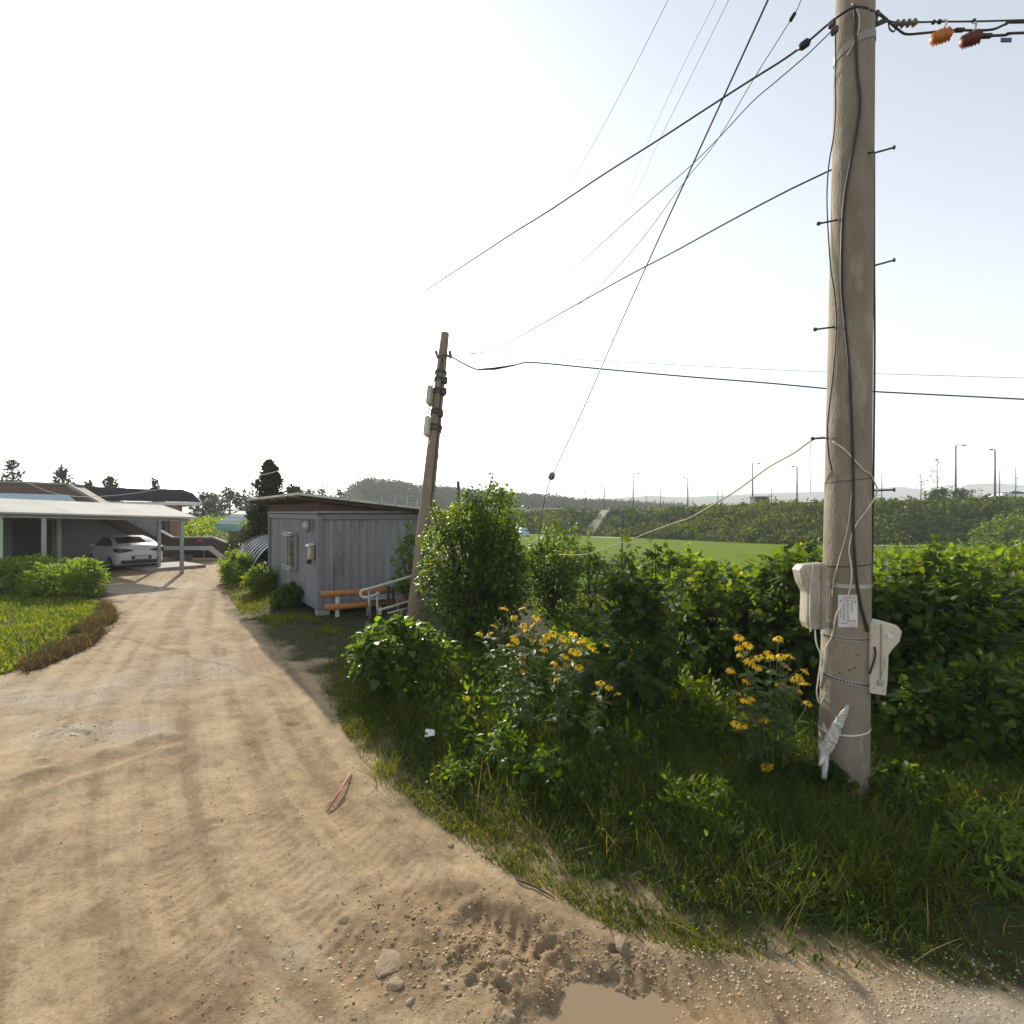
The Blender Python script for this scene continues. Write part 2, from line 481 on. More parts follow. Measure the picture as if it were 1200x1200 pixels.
# ------------------------------------------------------------------ terrain
def z_plain(x, y):
    s = sstep(-3.0, 2.0, x + 0.02 * y)
    z = -1.2 * s * sstep(13, 34, y)
    z = z - 1.2 * (1 - s) * sstep(45, 90, y)
    return z
def zp(x, y):
    return float(z_plain(np.array([float(x)]), np.array([float(y)]))[0])

# road outline on the ground (pixels on the photo's ground turned to metres)
def gp(px, py): g = G(px, py); return (g.x, g.y)
road_right = [(1600, 1200), (1200, 1153), (1100, 1146), (1000, 1128), (900, 1112), (800, 1090), (720, 1060), (640, 1012), (560, 972), (500, 935),
              (450, 895), (410, 850), (388, 812), (378, 790), (352, 765), (310, 742), (285, 722), (268, 705), (262, 690), (266, 675), (275, 662), (290, 652)]
road_left = [(120, 652), (118, 668), (122, 690), (130, 703), (137, 720), (128, 738), (100, 757), (60, 773), (0, 790), (-120, 812), (-300, 830)]
road_poly = [(30.0, 1.2)] + [gp(*p) for p in road_right] + [(-10, 32), (-30, 32), (-26, 17)] + [gp(*p) for p in road_left] + [(-30, 5.5), (-30, -12), (30, -12)]

tracks = [
    ([(258, 668), (250, 700), (235, 760), (222, 830), (208, 900), (200, 960), (203, 1020), (222, 1090), (245, 1200)], 0.13, 0.022),
    ([(225, 690), (205, 730), (170, 790), (120, 850), (60, 920), (-40, 1010)], 0.15, 0.015),
    ([(262, 690), (285, 760), (300, 830), (300, 890), (312, 950), (340, 1005), (375, 1060), (430, 1130)], 0.13, 0.024),
    ([(300, 760), (338, 820), (352, 870), (380, 920), (430, 980), (500, 1040), (580, 1085), (640, 1110), (760, 1150), (950, 1190)], 0.14, 0.022),
    ([(190, 870), (120, 895), (50, 915), (-60, 950)], 0.14, 0.016),
    ([(560, 1075), (600, 1090), (650, 1125), (720, 1180)], 0.10, 0.035),
]
tracks = [([gp(*p) for p in t], w, dp) for t, w, dp in tracks]
mud_c = gp(575, 1105)
pud_c = gp(705, 1200)

prng = np.random.default_rng(11)
prints = []
for k in range(16):
    px = prng.normal(585, 95); py = prng.normal(1105, 38)
    if py > 1195: continue
    g = gp(px, py)
    prints.append((g[0], g[1], prng.uniform(0.03, 0.07), prng.uniform(0.015, 0.035), prng.uniform(-.5, .5), prng.uniform(0.008, 0.022)))
for px, py, a, b, dp in [(565, 1097, .07, .03, .05), (590, 1113, .07, .03, .05), (615, 1120, .05, .025, .045), (630, 1110, .035, .03, .05), (655, 1122, .035, .025, .05),
                         (720, 1108, .06, .03, .04), (715, 1137, .08, .05, .05), (682, 1137, .04, .025, .04), (555, 1145, .06, .04, .05), (590, 1150, .06, .04, .05), (540, 1112, .05, .03, .03),
                         (345, 850, .12, .08, .03), (255, 962, .10, .05, .02), (88, 860, .3, .08, .03), (120, 850, .2, .06, .02)]:
    g = gp(px, py)
    prints.append((g[0], g[1], a * .8, b * .8, prng.uniform(-.3, .3), dp * .50))

def ground_height(x, y):
    r = np.hypot(x, y)
    z = z_plain(x, y)
    near = 1 - sstep(14, 30, r)
    z = z + near * (0.05 * fbm(x * 0.45, y * 0.45, 3, 3) + 0.016 * fbm(x * 1.7, y * 1.7, 9, 4) + 0.008 * fbm(x * 6, y * 6, 21, 5, 0.62))
    sd = poly_sd(x, y, road_poly)
    road = 1 - sstep(-0.05, 0.35, sd)
    for pts, w, dp in tracks:
        d, s, side = line_dist(x, y, pts)
        prof = -np.exp(-(d / w) ** 2) + 0.55 * np.exp(-((d - 1.7 * w) / (0.5 * w)) ** 2)
        tread = 0.25 * np.sin(s * 70 + d * 30 * side) * np.exp(-(d / w) ** 4)
        brk = 0.7 + 0.8 * np.clip(vnoise(x * 1.1, y * 1.1, 31) + 0.4, 0, 1)
        z = z + near * road * dp * brk * (prof + tread * 0.6)
    md = np.hypot((x - mud_c[0]) / 0.75, (y - mud_c[1]) / 0.42)
    mud = np.exp(-md ** 2) * road
    z = z + mud * (0.018 * fbm(x * 9, y * 9, 41, 5, 0.7) + 0.012 * np.abs(fbm(x * 19, y * 19, 47, 3)))
    for cx, cy, a, b, th, dp in prints:
        m = (np.abs(x - cx) < 4 * a) & (np.abs(y - cy) < 4 * a)
        if not m.any(): continue
        dx = x[m] - cx; dy = y[m] - cy
        u = (dx * math.cos(th) + dy * math.sin(th)) / a; v = (-dx * math.sin(th) + dy * math.cos(th)) / b
        q = np.sqrt(u * u + v * v)
        q = q + 0.35 * fbm(x[m] * 30, y[m] * 30, 5, 2)
        z[m] += dp * (-(1 - sstep(0.6, 1.0, q)) + 0.35 * np.exp(-((q - 1.3) / 0.3) ** 2))
    # puddle hollow
    pd = np.hypot((x - pud_c[0]) / 0.42, (y - pud_c[1]) / 0.30) + 0.25 * fbm(x * 5, y * 5, 77, 3)
    z = z - 0.07 * (1 - sstep(0.6, 1.35, pd))
    # verge is a little higher
    z = z + near * 0.06 * sstep(0.0, 0.9, sd) * (x > -3)
    z = z + near * 0.10 * sstep(0.0, 1.2, sd) * (x < -6) * (y < 18)
    return z, sd, mud

angs = np.concatenate([np.arange(-180, -62, 6.0), np.arange(-62, 62, 0.26), np.arange(62, 180, 6.0)])
rads = np.concatenate([[0.15, 0.5, 1.0, 1.6], 2.0 * 1.0062 ** np.arange(0, 430), ])
rads = np.concatenate([rads, rads[-1] * 1.03 ** np.arange(1, 190)])
rads = rads[rads < 3200]
A, RR = np.meshgrid(np.radians(angs), rads)
GX = RR * np.sin(A); GY = RR * np.cos(A)
GZ, GSD, GMUD = ground_height(GX.ravel(), GY.ravel())
nr, na = A.shape
gv = np.stack([GX.ravel(), GY.ravel(), GZ], 1)
ii = np.arange(nr - 1)[:, None] * na + np.arange(na)[None, :]
jj = np.arange(nr - 1)[:, None] * na + (np.arange(na)[None, :] + 1) % na
gf = np.stack([ii, jj, jj + na, ii + na], 2).reshape(-1, 4)[:, ::-1]
nz1 = fbm(gv[:, 0] * 1.6, gv[:, 1] * 1.6, 51, 5, 0.6)
g_grass = sstep(-0.22, 0.25, GSD + 0.55 * nz1)
far = np.hypot(gv[:, 0], gv[:, 1])
def zone(px, py, rx, ry, seed):
    c = gp(px, py)
    q = np.hypot((gv[:, 0] - c[0]) / rx, (gv[:, 1] - c[1]) / ry)
    return np.clip(1 - q * q, 0, 1) * np.clip(0.8 + 1.2 * fbm(gv[:, 0] * 2.5, gv[:, 1] * 2.5, seed, 4), 0, 1.3)
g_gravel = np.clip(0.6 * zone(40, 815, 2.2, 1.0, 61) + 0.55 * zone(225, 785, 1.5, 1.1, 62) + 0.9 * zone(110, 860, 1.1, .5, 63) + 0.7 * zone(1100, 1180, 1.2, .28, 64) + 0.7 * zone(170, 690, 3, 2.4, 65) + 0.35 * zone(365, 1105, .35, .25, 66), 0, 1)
g_damp_shade = np.clip(1.1 * zone(560, 1090, .9, .5, 71) + zone(500, 1060, .45, .3, 72) + zone(230, 1160, .4, .4, 73) + 0.7 * zone(420, 1130, .8, .4, 74) + 0.8 * zone(930, 1150, 1.8, .5, 76) + 0.9 * zone(705, 1195, .75, .5, 77), 0, 1)  # damp mud and puddle rim; the strip by the right verge is painted shade
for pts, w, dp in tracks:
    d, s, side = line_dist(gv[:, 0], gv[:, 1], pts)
    g_damp_shade = np.clip(g_damp_shade + 0.75 * np.exp(-(d / (w * 1.1)) ** 2) * np.clip(0.65 + 1.1 * vnoise(gv[:, 0] * 1.3, gv[:, 1] * 1.3, 33), 0, 1), 0, 1)

_main = [gp(*p) for p in [(262, 660), (250, 700), (238, 760), (245, 830), (262, 900), (285, 960), (320, 1020), (380, 1090), (480, 1160), (620, 1230)]]
_d, _s, _side = line_dist(gv[:, 0], gv[:, 1], _main)
_sd = _d * _side
g_streak = np.clip(0.52 + 0.42 * fbm(_sd * 7.0, _s * 0.22, 95, 6, 0.66) + 0.30 * fbm(gv[:, 0] * 6.1, gv[:, 1] * 6.1, 96, 6, 0.75), 0, 1)

def ground_material():
    m = bpy.data.materials.new("earth")
    nt, b = nodes(m)
    L = nt.links.new
    def N(t): return nt.nodes.new(t)
    tc = N("ShaderNodeTexCoord")
    def noise(sc, det=8, ro=0.65, stretch=None):
        n = N("ShaderNodeTexNoise"); n.inputs["Scale"].default_value = sc; n.inputs["Detail"].default_value = det; n.inputs["Roughness"].default_value = ro
        L(tc.outputs["Object"], n.inputs["Vector"])
        return n.outputs[0]
    def ramp(f, stops):
        r = N("ShaderNodeValToRGB")
        el = r.color_ramp.elements
        el[0].position, el[0].color = stops[0][0], lin(stops[0][1])
        el[1].position, el[1].color = stops[-1][0], lin(stops[-1][1])
        for p, c in stops[1:-1]:
            e = el.new(p); e.color = lin(c)
        L(f, r.inputs[0]); return r.outputs[0]
    def mix(f, a, c, mode='MIX'):
        x = N("ShaderNodeMix"); x.data_type = 'RGBA'; x.blend_type = mode
        if isinstance(f, float): x.inputs[0].default_value = f
        else: L(f, x.inputs[0])
        for sock, val in ((6, a), (7, c)):
            if isinstance(val, tuple): x.inputs[sock].default_value = lin(val)
            else: L(val, x.inputs[sock])
        return x.outputs[2]
    def attr(n):
        a = N("ShaderNodeAttribute"); a.attribute_name = n; return a.outputs["Fac"]
    def mul(f, k):
        x = N("ShaderNodeMath"); x.operation = 'MULTIPLY'; L(f, x.inputs[0])
        if isinstance(k, float): x.inputs[1].default_value = k
        else: L(k, x.inputs[1])
        return x.outputs[0]
    dirt = ramp(noise(1.1), [(0.30, (0.262, 0.189, 0.109)), (0.5, (0.338, 0.253, 0.152)), (0.72, (0.402, 0.312, 0.202))])
    fine = ramp(noise(38, 6, 0.7), [(0.32, (0.55, 0.50, 0.44)), (0.5, (0.95, 0.95, 0.95)), (0.75, (1.12, 1.1, 1.06))])
    dirt = mix(0.8, dirt, fine, 'MULTIPLY')
    # straw coloured crumbs and pale pebbles
    spk = ramp(noise(170, 2, 0.5), [(0.60, (0, 0, 0)), (0.66, (1, 1, 1))])
    drk = ramp(noise(95, 3, 0.6), [(0.28, (0.45, 0.40, 0.34)), (0.38, (1, 1, 1))])
    dirt = mix(0.7, dirt, drk, 'MULTIPLY')
    dirt = mix(mul(spk, 0.5), dirt, (0.42, 0.37, 0.30))
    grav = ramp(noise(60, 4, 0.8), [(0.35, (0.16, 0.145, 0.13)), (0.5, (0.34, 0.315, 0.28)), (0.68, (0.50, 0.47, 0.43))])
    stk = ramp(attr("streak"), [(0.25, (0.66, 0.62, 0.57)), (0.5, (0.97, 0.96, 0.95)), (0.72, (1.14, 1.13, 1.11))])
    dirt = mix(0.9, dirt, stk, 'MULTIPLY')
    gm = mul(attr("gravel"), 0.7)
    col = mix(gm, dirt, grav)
    damp_shade = ramp(noise(14, 6, 0.7), [(0.35, (0.135, 0.085, 0.045)), (0.65, (0.26, 0.18, 0.105))])  # wet earth tone, also the painted shade on the right-hand strip
    col = mix(mul(attr("damp_shade"), 0.8), col, damp_shade)
    soil = ramp(noise(5, 8, 0.7), [(0.3, (0.035, 0.028, 0.012)), (0.5, (0.040, 0.042, 0.014)), (0.7, (0.085, 0.070, 0.032))])
    farg = ramp(noise(0.05, 6, 0.6), [(0.3, (0.06, 0.10, 0.018)), (0.7, (0.10, 0.13, 0.03))])
    soil = mix(attr("far"), soil, farg)
    col = mix(attr("grass"), col, soil)
    L(col, b.inputs["Base Color"])
    b.inputs["Roughness"].default_value = 0.95
    b.inputs["Specular IOR Level"].default_value = 0.15
    n1 = noise(22, 10, 0.75); n2 = noise(90, 4, 0.7)
    ad = N("ShaderNodeMath"); ad.operation = 'ADD'; L(n1, ad.inputs[0]); L(mul(n2, 0.4), ad.inputs[1])
    bp = N("ShaderNodeBump"); bp.inputs["Strength"].default_value = 0.42; bp.inputs["Distance"].default_value = 0.022
    L(ad.outputs[0], bp.inputs["Height"]); L(bp.outputs[0], b.inputs["Normal"])
    return m
M['earth'] = ground_material()

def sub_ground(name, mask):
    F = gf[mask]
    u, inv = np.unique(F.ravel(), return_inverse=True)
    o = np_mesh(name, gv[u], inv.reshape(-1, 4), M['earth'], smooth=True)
    for nm, arr in (("grass", g_grass), ("gravel", g_gravel), ("damp_shade", g_damp_shade), ("streak", g_streak), ("far", sstep(18, 40, far))):
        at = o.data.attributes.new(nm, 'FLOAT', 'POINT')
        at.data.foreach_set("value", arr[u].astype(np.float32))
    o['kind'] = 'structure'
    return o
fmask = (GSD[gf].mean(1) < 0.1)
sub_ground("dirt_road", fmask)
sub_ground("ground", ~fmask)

# muddy puddle
m = bpy.data.materials.new("muddy_water"); nt, b = nodes(m)
b.inputs["Base Color"].default_value = (0.23, 0.165, 0.095, 1); b.inputs["Roughness"].default_value = 0.05; b.inputs["Specular IOR Level"].default_value = 0.35
mb = MB(); n = 40
mb.add([(pud_c[0] + 0.62 * math.cos(2 * PI * k / n), pud_c[1] + 0.42 * math.sin(2 * PI * k / n), float(np.median(GZ[(np.hypot(gv[:, 0] - pud_c[0], gv[:, 1] - pud_c[1]) < 0.1)])) + 0.022) for k in range(n)], [tuple(range(n))])
o = mb.build("puddle", m); o['kind'] = 'structure'

def gz(x, y):
    z, _, _ = ground_height(np.array([float(x)]), np.array([float(y)]))
    return float(z[0])

# rice field: flat green sheet
mb = MB()
fpts = [(600, 33), (640, 33), (760, 33), (900, 31), (1000, 29), (1300, 27), (1600, 26)]
fbk = [(1600, 43), (1300, 46.5), (1000, 51), (887, 55), (720, 70), (600, 82), (480, 95)]
poly = [((px - 600) / 600 * d, d) for px, d in fpts + fbk] + [(-14, 80), (-6, 40)]
m = pmat('rice_field_green', (0.100, 0.155, 0.008), (0.130, 0.180, 0.010), 0.6, 0.95, 0.8, 12, spec=.05, c3=(0.07, 0.115, 0.008), c3scale=0.25)
mb.add([(x, y, zp(x, y) + 0.3) for x, y in poly], [tuple(range(len(poly)))])
o = mb.build("rice_field", m); o['kind'] = 'structure'

# embankment
EM = [(200, 150, 175, 2.2), (400, 110, 130, 2.3), (500, 96, 112, 2.5), (600, 84, 100, 2.7), (690, 76, 92, 2.85), (720, 72, 88, 2.8), (800, 64, 80, 3.2), (887, 56.5, 72, 3.7), (1000, 52, 67, 3.95), (1200, 48, 62, 4.15), (1500, 44, 57, 4.3), (2000, 38, 50, 4.4)]
def em_at(px):
    a = np.array(EM, float)
    return [np.interp(px, a[:, 0], a[:, k]) for k in (1, 2, 3)]
pxs = np.arange(200, 2000, 6.0); ts = np.linspace(0, 1, 14)
V = []
for px in pxs:
    b0, c0, zc = em_at(px)
    for t in ts:
        d = b0 + (c0 - b0) * t
        x = (px - 600) / 600 * d
        z = -1.25 + (zc + 1.25) * t
        V.append((x, d, z + (0.25 * float(vnoise(np.array([x * .4]), np.array([d * .4]), 5)[0]) if 0.05 < t < 0.95 else 0)))
    for d in (c0 + 14, c0 + 26):
        V.append(((px - 600) / 600 * d, d, zc + 0.02 if d < c0 + 20 else -1.5))
nt_ = len(ts) + 2
F = [(i * nt_ + j, (i + 1) * nt_ + j, (i + 1) * nt_ + j + 1, i * nt_ + j + 1) for i in range(len(pxs) - 1) for j in range(nt_ - 1)]
m = pmat('bank_soil', (0.03, 0.045, 0.012), (0.05, 0.062, 0.02), 0.4, 0.95)
o = np_mesh("embankment", V, F, m, smooth=True); o['kind'] = 'structure'

# mountains, far right, and the wooded hill
def ridge(name, prof, d0, depth, mat, base=-2, back=True):
    V = []; F = []
    xs = [p[0] for p in prof]; ys = [p[1] for p in prof]
    pp = np.arange(xs[0], xs[-1] + 1, 4.0)
    rows = 7
    for px in pp:
        y = np.interp(px, xs, ys)
        zt = CAM_H + (600 - y) / 600 * (d0 + depth)
        zt += (zt * 0.04) * float(fbm(np.array([px * 0.06]), np.array([3.3]), 8, 3)[0])
        for k in range(rows):
            t = k / (rows - 1)
            d = d0 + depth * t
            z = base + (zt - base) * math.sin(t * PI / 2)
            V.append(((px - 600) / 600 * d, d, z))
        V.append(((px - 600) / 600 * (d0 + depth * 2.2), d0 + depth * 2.2, base))
    rows += 1
    for i in range(len(pp) - 1):
        for k in range(rows - 1):
            F.append((i * rows + k, (i + 1) * rows + k, (i + 1) * rows + k + 1, i * rows + k + 1))
    o = np_mesh(name, V, F, mat, smooth=True); o['kind'] = 'structure'
    return o
m = pmat('mountain_wood', (0.04, 0.07, 0.03), (0.06, 0.09, 0.04), 0.03, 0.95)
ridge("mountains", [(560, 592), (640, 588), (700, 586), (760, 581), (800, 583), (900, 578), (980, 576), (1030, 572), (1060, 571), (1090, 575), (1120, 574), (1135, 568), (1165, 567), (1200, 568.5), (1300, 572), (1500, 580), (1800, 590)], 1100, 300, m)
hill_prof = [(330, 592), (400, 590), (412, 572), (418, 566), (432, 563), (450, 564), (475, 568), (492, 572), (510, 572), (530, 574), (550, 577), (575, 579), (600, 580), (620, 582), (650, 583), (665, 587), (700, 588), (760, 592), (850, 596)]
ridge("hill", [(p[0], p[1] + 4) for p in hill_prof], 220, 60, m)

# ------------------------------------------------------------------ leaves
def T_broad(fold=0.10, w=0.36, droop=0.14):
    v = np.array([(0, 0, 0), (-w * .8, .25, fold), (w * .8, .25, fold), (0, .3, 0), (-w * .85, .6, fold * .7), (w * .85, .6, fold * .7), (0, .65, -droop * .3), (0, 1, -droop)], float)
    f = np.array([(0, 2, 3), (0, 3, 1), (2, 5, 6), (2, 6, 3), (1, 3, 6), (1, 6, 4), (5, 7, 6), (4, 6, 7)])
    return v, f
def T_heart():
    v = np.array([(0, .08, 0), (-.34, -.02, .05), (.34, -.02, .05), (-.48, .3, .09), (.48, .3, .09), (-.3, .68, .03), (.3, .68, .03), (0, 1.0, -.16), (0, .45, -.02)], float)
    f = np.array([(0, 2, 8), (2, 4, 8), (4, 6, 8), (6, 7, 8), (7, 5, 8), (5, 3, 8), (3, 1, 8), (1, 0, 8)])
    return v, f
def T_lobed():
    v = [(0, 0.05, 0)]
    a = [(-100, .55), (-78, .3), (-50, .85), (-25, .45), (0, 1.0), (25, .45), (50, .85), (78, .3), (100, .55)]
    v.append((0, .3, .03))
    for d, r in a:
        v.append((math.sin(R(d)) * r * .8, .25 + math.cos(R(d)) * r * .75, -.10 * r * r))
    f = [(1, i + 1, i) for i in range(2, 10)] + [(1, 2, 0), (1, 0, 10)]
    return np.array(v, float), np.array(f)
def T_small():
    v = np.array([(0, 0, 0), (-.28, .5, .08), (.28, .5, .08), (0, 1, -.08)], float)
    f = np.array([(0, 2, 3), (0, 3, 1)])
    return v, f
def T_lance():
    v = np.array([(0, 0, 0), (-.13, .3, .03), (.13, .3, .03), (-.12, .65, .0), (.12, .65, .0), (0, 1, -.16)], float)
    f = np.array([(0, 2, 1), (1, 2, 4), (1, 4, 3), (3, 4, 5)])
    return v, f
def T_blade():
    v = np.array([(-.5, 0, 0), (.5, 0, 0), (-.42, .4, .0), (.42, .4, .0), (-.26, .75, .0), (.26, .75, .0), (0, 1, 0)], float)
    f = np.array([(0, 1, 3), (0, 3, 2), (2, 3, 5), (2, 5, 4), (4, 5, 6)])
    return v, f
TB, TH, TL, TS, TN, TG = T_broad(), T_heart(), T_lobed(), T_small(), T_lance(), T_blade()

def unit(a):
    return a / (np.linalg.norm(a, axis=1, keepdims=True) + 1e-9)
def scatter(T, pos, fwd, nrm, size, wid=1.0):
    tv, tf = T
    pos = np.asarray(pos, float); N = len(pos)
    f = unit(fwd); n = nrm - f * np.sum(nrm * f, 1, keepdims=True); n = unit(n)
    r = np.cross(f, n)
    size = np.broadcast_to(size, (N,)).astype(float)
    wid = np.broadcast_to(wid, (N,)).astype(float)
    V = pos[:, None, :] + size[:, None, None] * (tv[None, :, 0:1] * wid[:, None, None] * r[:, None, :] + tv[None, :, 1:2] * f[:, None, :] + tv[None, :, 2:3] * n[:, None, :])
    F = tf[None] + (np.arange(N) * len(tv))[:, None, None]
    return V.reshape(-1, 3), F.reshape(-1, 3)
def join(parts):
    V = []; F = []; b = 0
    for v, f in parts:
        V.append(v); F.append(f + b); b += len(v)
    return np.concatenate(V), np.concatenate(F)

def leaf_cloud(centres, radii, n_each, T, size, jitter=0.3, up=0.6, outc=None, droop=0.25):
    """leaves through clumps; returns V,F"""
    P_ = []; O_ = []
    for c, r in zip(centres, radii):
        d = unit(rng.normal(size=(n_each, 3)))
        rr = rng.uniform(0.35, 1.0, (n_each, 1)) ** 0.6
        P_.append(np.asarray(c)[None] + d * rr * np.asarray(r)[None] if hasattr(r, '__len__') else np.asarray(c)[None] + d * rr * r)
        O_.append(d)
    P_ = np.concatenate(P_); O_ = np.concatenate(O_)
    if outc is not None:
        O_ = unit(O_ * 0.5 + unit(P_ - np.asarray(outc)[None]))
    fwd = O_ * 0.7 + rng.normal(size=P_.shape) * 0.55 + np.array([0, 0, -droop])
    nrm = O_ * 0.45 + rng.normal(size=P_.shape) * jitter + np.array([0, 0, up])
    s = size * (0.42 + 0.9 * rng.uniform(0, 1, len(P_)) ** 1.4)
    return scatter(T, P_, fwd, nrm, s)

def clumps_ellipsoid(c, rad, n, zmin=0.02, shell=0.75, rag=1.0):
    out = []
    lob = unit(rng.normal(size=(11, 3)) + np.array([0, 0, .35])); amp = rng.uniform(-.30, .34, 11) * rag
    while len(out) < n:
        d = unit(rng.normal(size=(1, 3)))[0]
        t = rng.uniform(shell * shell * shell, 1) ** (1 / 3)
        k = 1 + float(np.sum(amp * np.exp((lob @ d - 1) * 9)))
        p = np.array(c) + d * np.array(rad) * t * k
        if p[2] > zmin: out.append(p)
    return np.array(out)

def branchy(base, tips, r0, mat, parent, name="branches", n=5):
    mb = MB()
    base = Vector(base)
    for t in tips:
        t = Vector(t)
        mid = base.lerp(t, 0.5) + Vector(rng.normal(size=3) * 0.06) + Vector((0, 0, 0.1 * (t - base).length))
        b2 = base + Vector((rng.normal() * r0 * 1.5, rng.normal() * r0 * 1.5, 0))
        mb.tube(catmull([b2, mid, t], 4), [r0 * (1 - 0.8 * i / 8) for i in range(9)], n)
    return mb.build(name, mat, parent, smooth=True)

def bush(name, label, cat, base, rad, mat, T, leaf, nclump, nleaf, crad=0.28, shoots=0, zc=None, shell=0.7, group=None, up=0.6, shoot_len=0.5, bark='bark', flat=0.0, trunk_r=0.02, extra=None, jitter=0.3, rag=1.0):
    """base: ground point; rad: (rx, ry, rz) of the crown; top is at 2*rz-ish"""
    t = thing(name, label, cat, base, 0, group)
    zc = zc if zc is not None else rad[2]
    c = (0, 0, zc)
    cl = clumps_ellipsoid(c, rad, nclump, 0.05, shell, rag)
    rr = rng.uniform(0.6, 1.15, nclump) * crad
    parts = [leaf_cloud(cl, rr, nleaf, T, leaf, up=up, outc=c, jitter=jitter)]
    tips = [cl[i] for i in rng.choice(nclump, min(nclump, 16), replace=False)]
    if shoots:
        top = cl[np.argsort(-cl[:, 2])[:max(shoots, nclump // 2)]]
        for k in range(shoots):
            b = top[rng.integers(len(top))]
            d = unit(np.array([[rng.normal() * .35, rng.normal() * .35, 1.0]]))[0]
            L = shoot_len * rng.uniform(.5, 1.2)
            cs = [b + d * L * q for q in np.linspace(0.1, 1, 6)]
            parts.append(leaf_cloud(cs, [crad * .35 * (1 - .6 * q) for q in np.linspace(0, 1, 6)], max(5, nleaf // 7), T, leaf * .8, up=up))
            tips.append(b + d * L)
    if extra: parts += extra
    V, F = join(parts)
    np_mesh("foliage", V, F, mat, t)
    branchy((0, 0, 0), tips, trunk_r, M[bark], t)
    return t

# ------------------------------------------------------------------ concrete utility pole
PB = P(988, 930, 4.55); PB.z = 0
pole = thing("utility_pole", "tall pale concrete utility pole carrying meter boxes and step bolts beside the grassy verge", "utility pole", (PB.x, PB.y, 0))
def pole_axis(z):
    return Vector((PB.x + (3.05 - PB.x) * z / 7.05, PB.y, z))
def pole_r(z):
    return 0.197 - 0.0068 * z
mb = MB()
zs = np.linspace(-0.4, 10.5, 30)
mb.tube([pole_axis(z) for z in zs], [pole_r(z) for z in zs], 40)
mb.build("shaft", M['concrete'], pole, True, True)
def on_pole(px, py, off=0.012):
    k = (px - 600) / 600
    z = CAM_H + (600 - py) / 600 * 4.4
    for _ in range(3):
        ax = pole_axis(z); r = pole_r(z) + off
        a = k * k + 1; b_ = -2 * (k * ax.x + ax.y); c_ = ax.x ** 2 + ax.y ** 2 - r * r
        disc = b_ * b_ - 4 * a * c_
        if disc > 0: y = (-b_ - math.sqrt(disc)) / (2 * a)
        else: y = -b_ / (2 * a)
        z = CAM_H + (600 - py) / 600 * y
    return Vector((k * y, y, z))
for (a, b_) in [((1022, 180), (1047, 173)), ((1022, 312), (1047, 305)), ((1020, 575), (1047, 574)), ((980, 258), (960, 262)), ((979, 383), (956, 386)), ((977, 513), (953, 514))]:
    p0 = P(a[0], a[1], 4.52); p1 = P(b_[0], b_[1], 4.40)
    mb = MB(); mb.tube([p0, p1], 0.008, 8); e = (p1 - p0).normalized()
    mb.tube([p1, p1 + e * 0.012], 0.017, 8)
    mb.build("step_bolt", M['dark_metal'], pole, False, True)
def band(z, h, off, mat, tilt=0.0, name="band", holes=False):
    mb = MB(); n = 40
    vs = []; fs = []
    for k in range(n):
        a = 2 * PI * k / n
        for (dz, o_) in ((0, off), (h, off)):
            zz = z + dz + tilt * math.cos(a)
            c = pole_axis(zz); r = pole_r(zz) + o_
            vs.append((c.x + r * math.cos(a), c.y + r * math.sin(a), zz))
    for k in range(n):
        j = (k + 1) % n
        fs.append((2 * k, 2 * j, 2 * j + 1, 2 * k + 1))
    mb.add(vs, fs)
    o = mb.build(name, mat, pole, True, True)
    if holes:
        hb = MB()
        for k in range(26):
            a = PI + PI * k / 26
            c = pole_axis(z + h / 2); r = pole_r(z) + off + 0.001
            q = Vector((c.x + r * math.cos(a), c.y + r * math.sin(a), z + h / 2 + tilt * math.cos(a)))
            hb.box(q, (0.012, 0.012, h * .35), a)
        hb.build("slot", M['black'], o, False, True)
    return o
def zof(py): return CAM_H + (600 - py) / 600 * 4.36
band(zof(690), 0.035, 0.004, M['galv'])
band(zof(752), 0.03, 0.004, M['galv'], 0.0, holes=True)
band(zof(804), 0.03, 0.004, M['galv'], -0.03, holes=True)
band(zof(664) - .0, 0.012, 0.003, M['dark_metal'], 0.02)
band(zof(562), 0.008, 0.003, M['dark_metal'], 0.02)
band(zof(40), 0.07, 0.006, M['beige_dark'], 0.06)
band(zof(862), 0.014, 0.006, M['white_paint'], 0.03, "tie")
# meter box on the left side: profile extruded in depth
def profile_box(name, pts, d, depth, mat, bevel=0.012):
    mb = MB()
    mb.prism([P(x, y, d) for x, y in pts], (0, depth, 0))
    o = mb.build(name, mat, pole, False, True)
    mod = o.modifiers.new("bevel", 'BEVEL'); mod.width = bevel; mod.segments = 2; mod.limit_method = 'ANGLE'
    return o
mbx = profile_box("meter_box", [(942, 662), (968, 660), (968, 738), (949, 738), (946, 730), (947, 695), (941, 684), (937, 668)], 4.44, 0.13, M['beige'])
mbx['label'] = "beige meter box with small hood on the left side"
sb = MB(); sb.prism([P(963, 664, 4.425), P(968.5, 664, 4.425), P(968.5, 737, 4.425), P(963, 737, 4.425)], (0, 0.016, 0)); sb.build("lid", M['beige_dark'], mbx, False, True)
sb = MB()
sb.tube(catmull([P(953, 660, 4.43), P(950, 680, 4.43), P(949, 720, 4.43), P(950, 740, 4.44)], 5), 0.006, 6); sb.build("strap", M['cord'], mbx, False, True)
mb2 = profile_box("meter_box", [(1020, 731), (1036, 729), (1052, 733), (1058, 740), (1055, 752), (1046, 762), (1042, 768), (1041, 795), (1039, 816), (1020, 813)], 4.36, 0.20, M['meter_white'])
mb2['label'] = "cream meter box with wide hood on the right side"
sb = MB(); sb.tube([P(1033, 732, 4.352), P(1032, 800, 4.352)], 0.004, 6); sb.build("seam", M['beige_dark'], mb2, False, True)
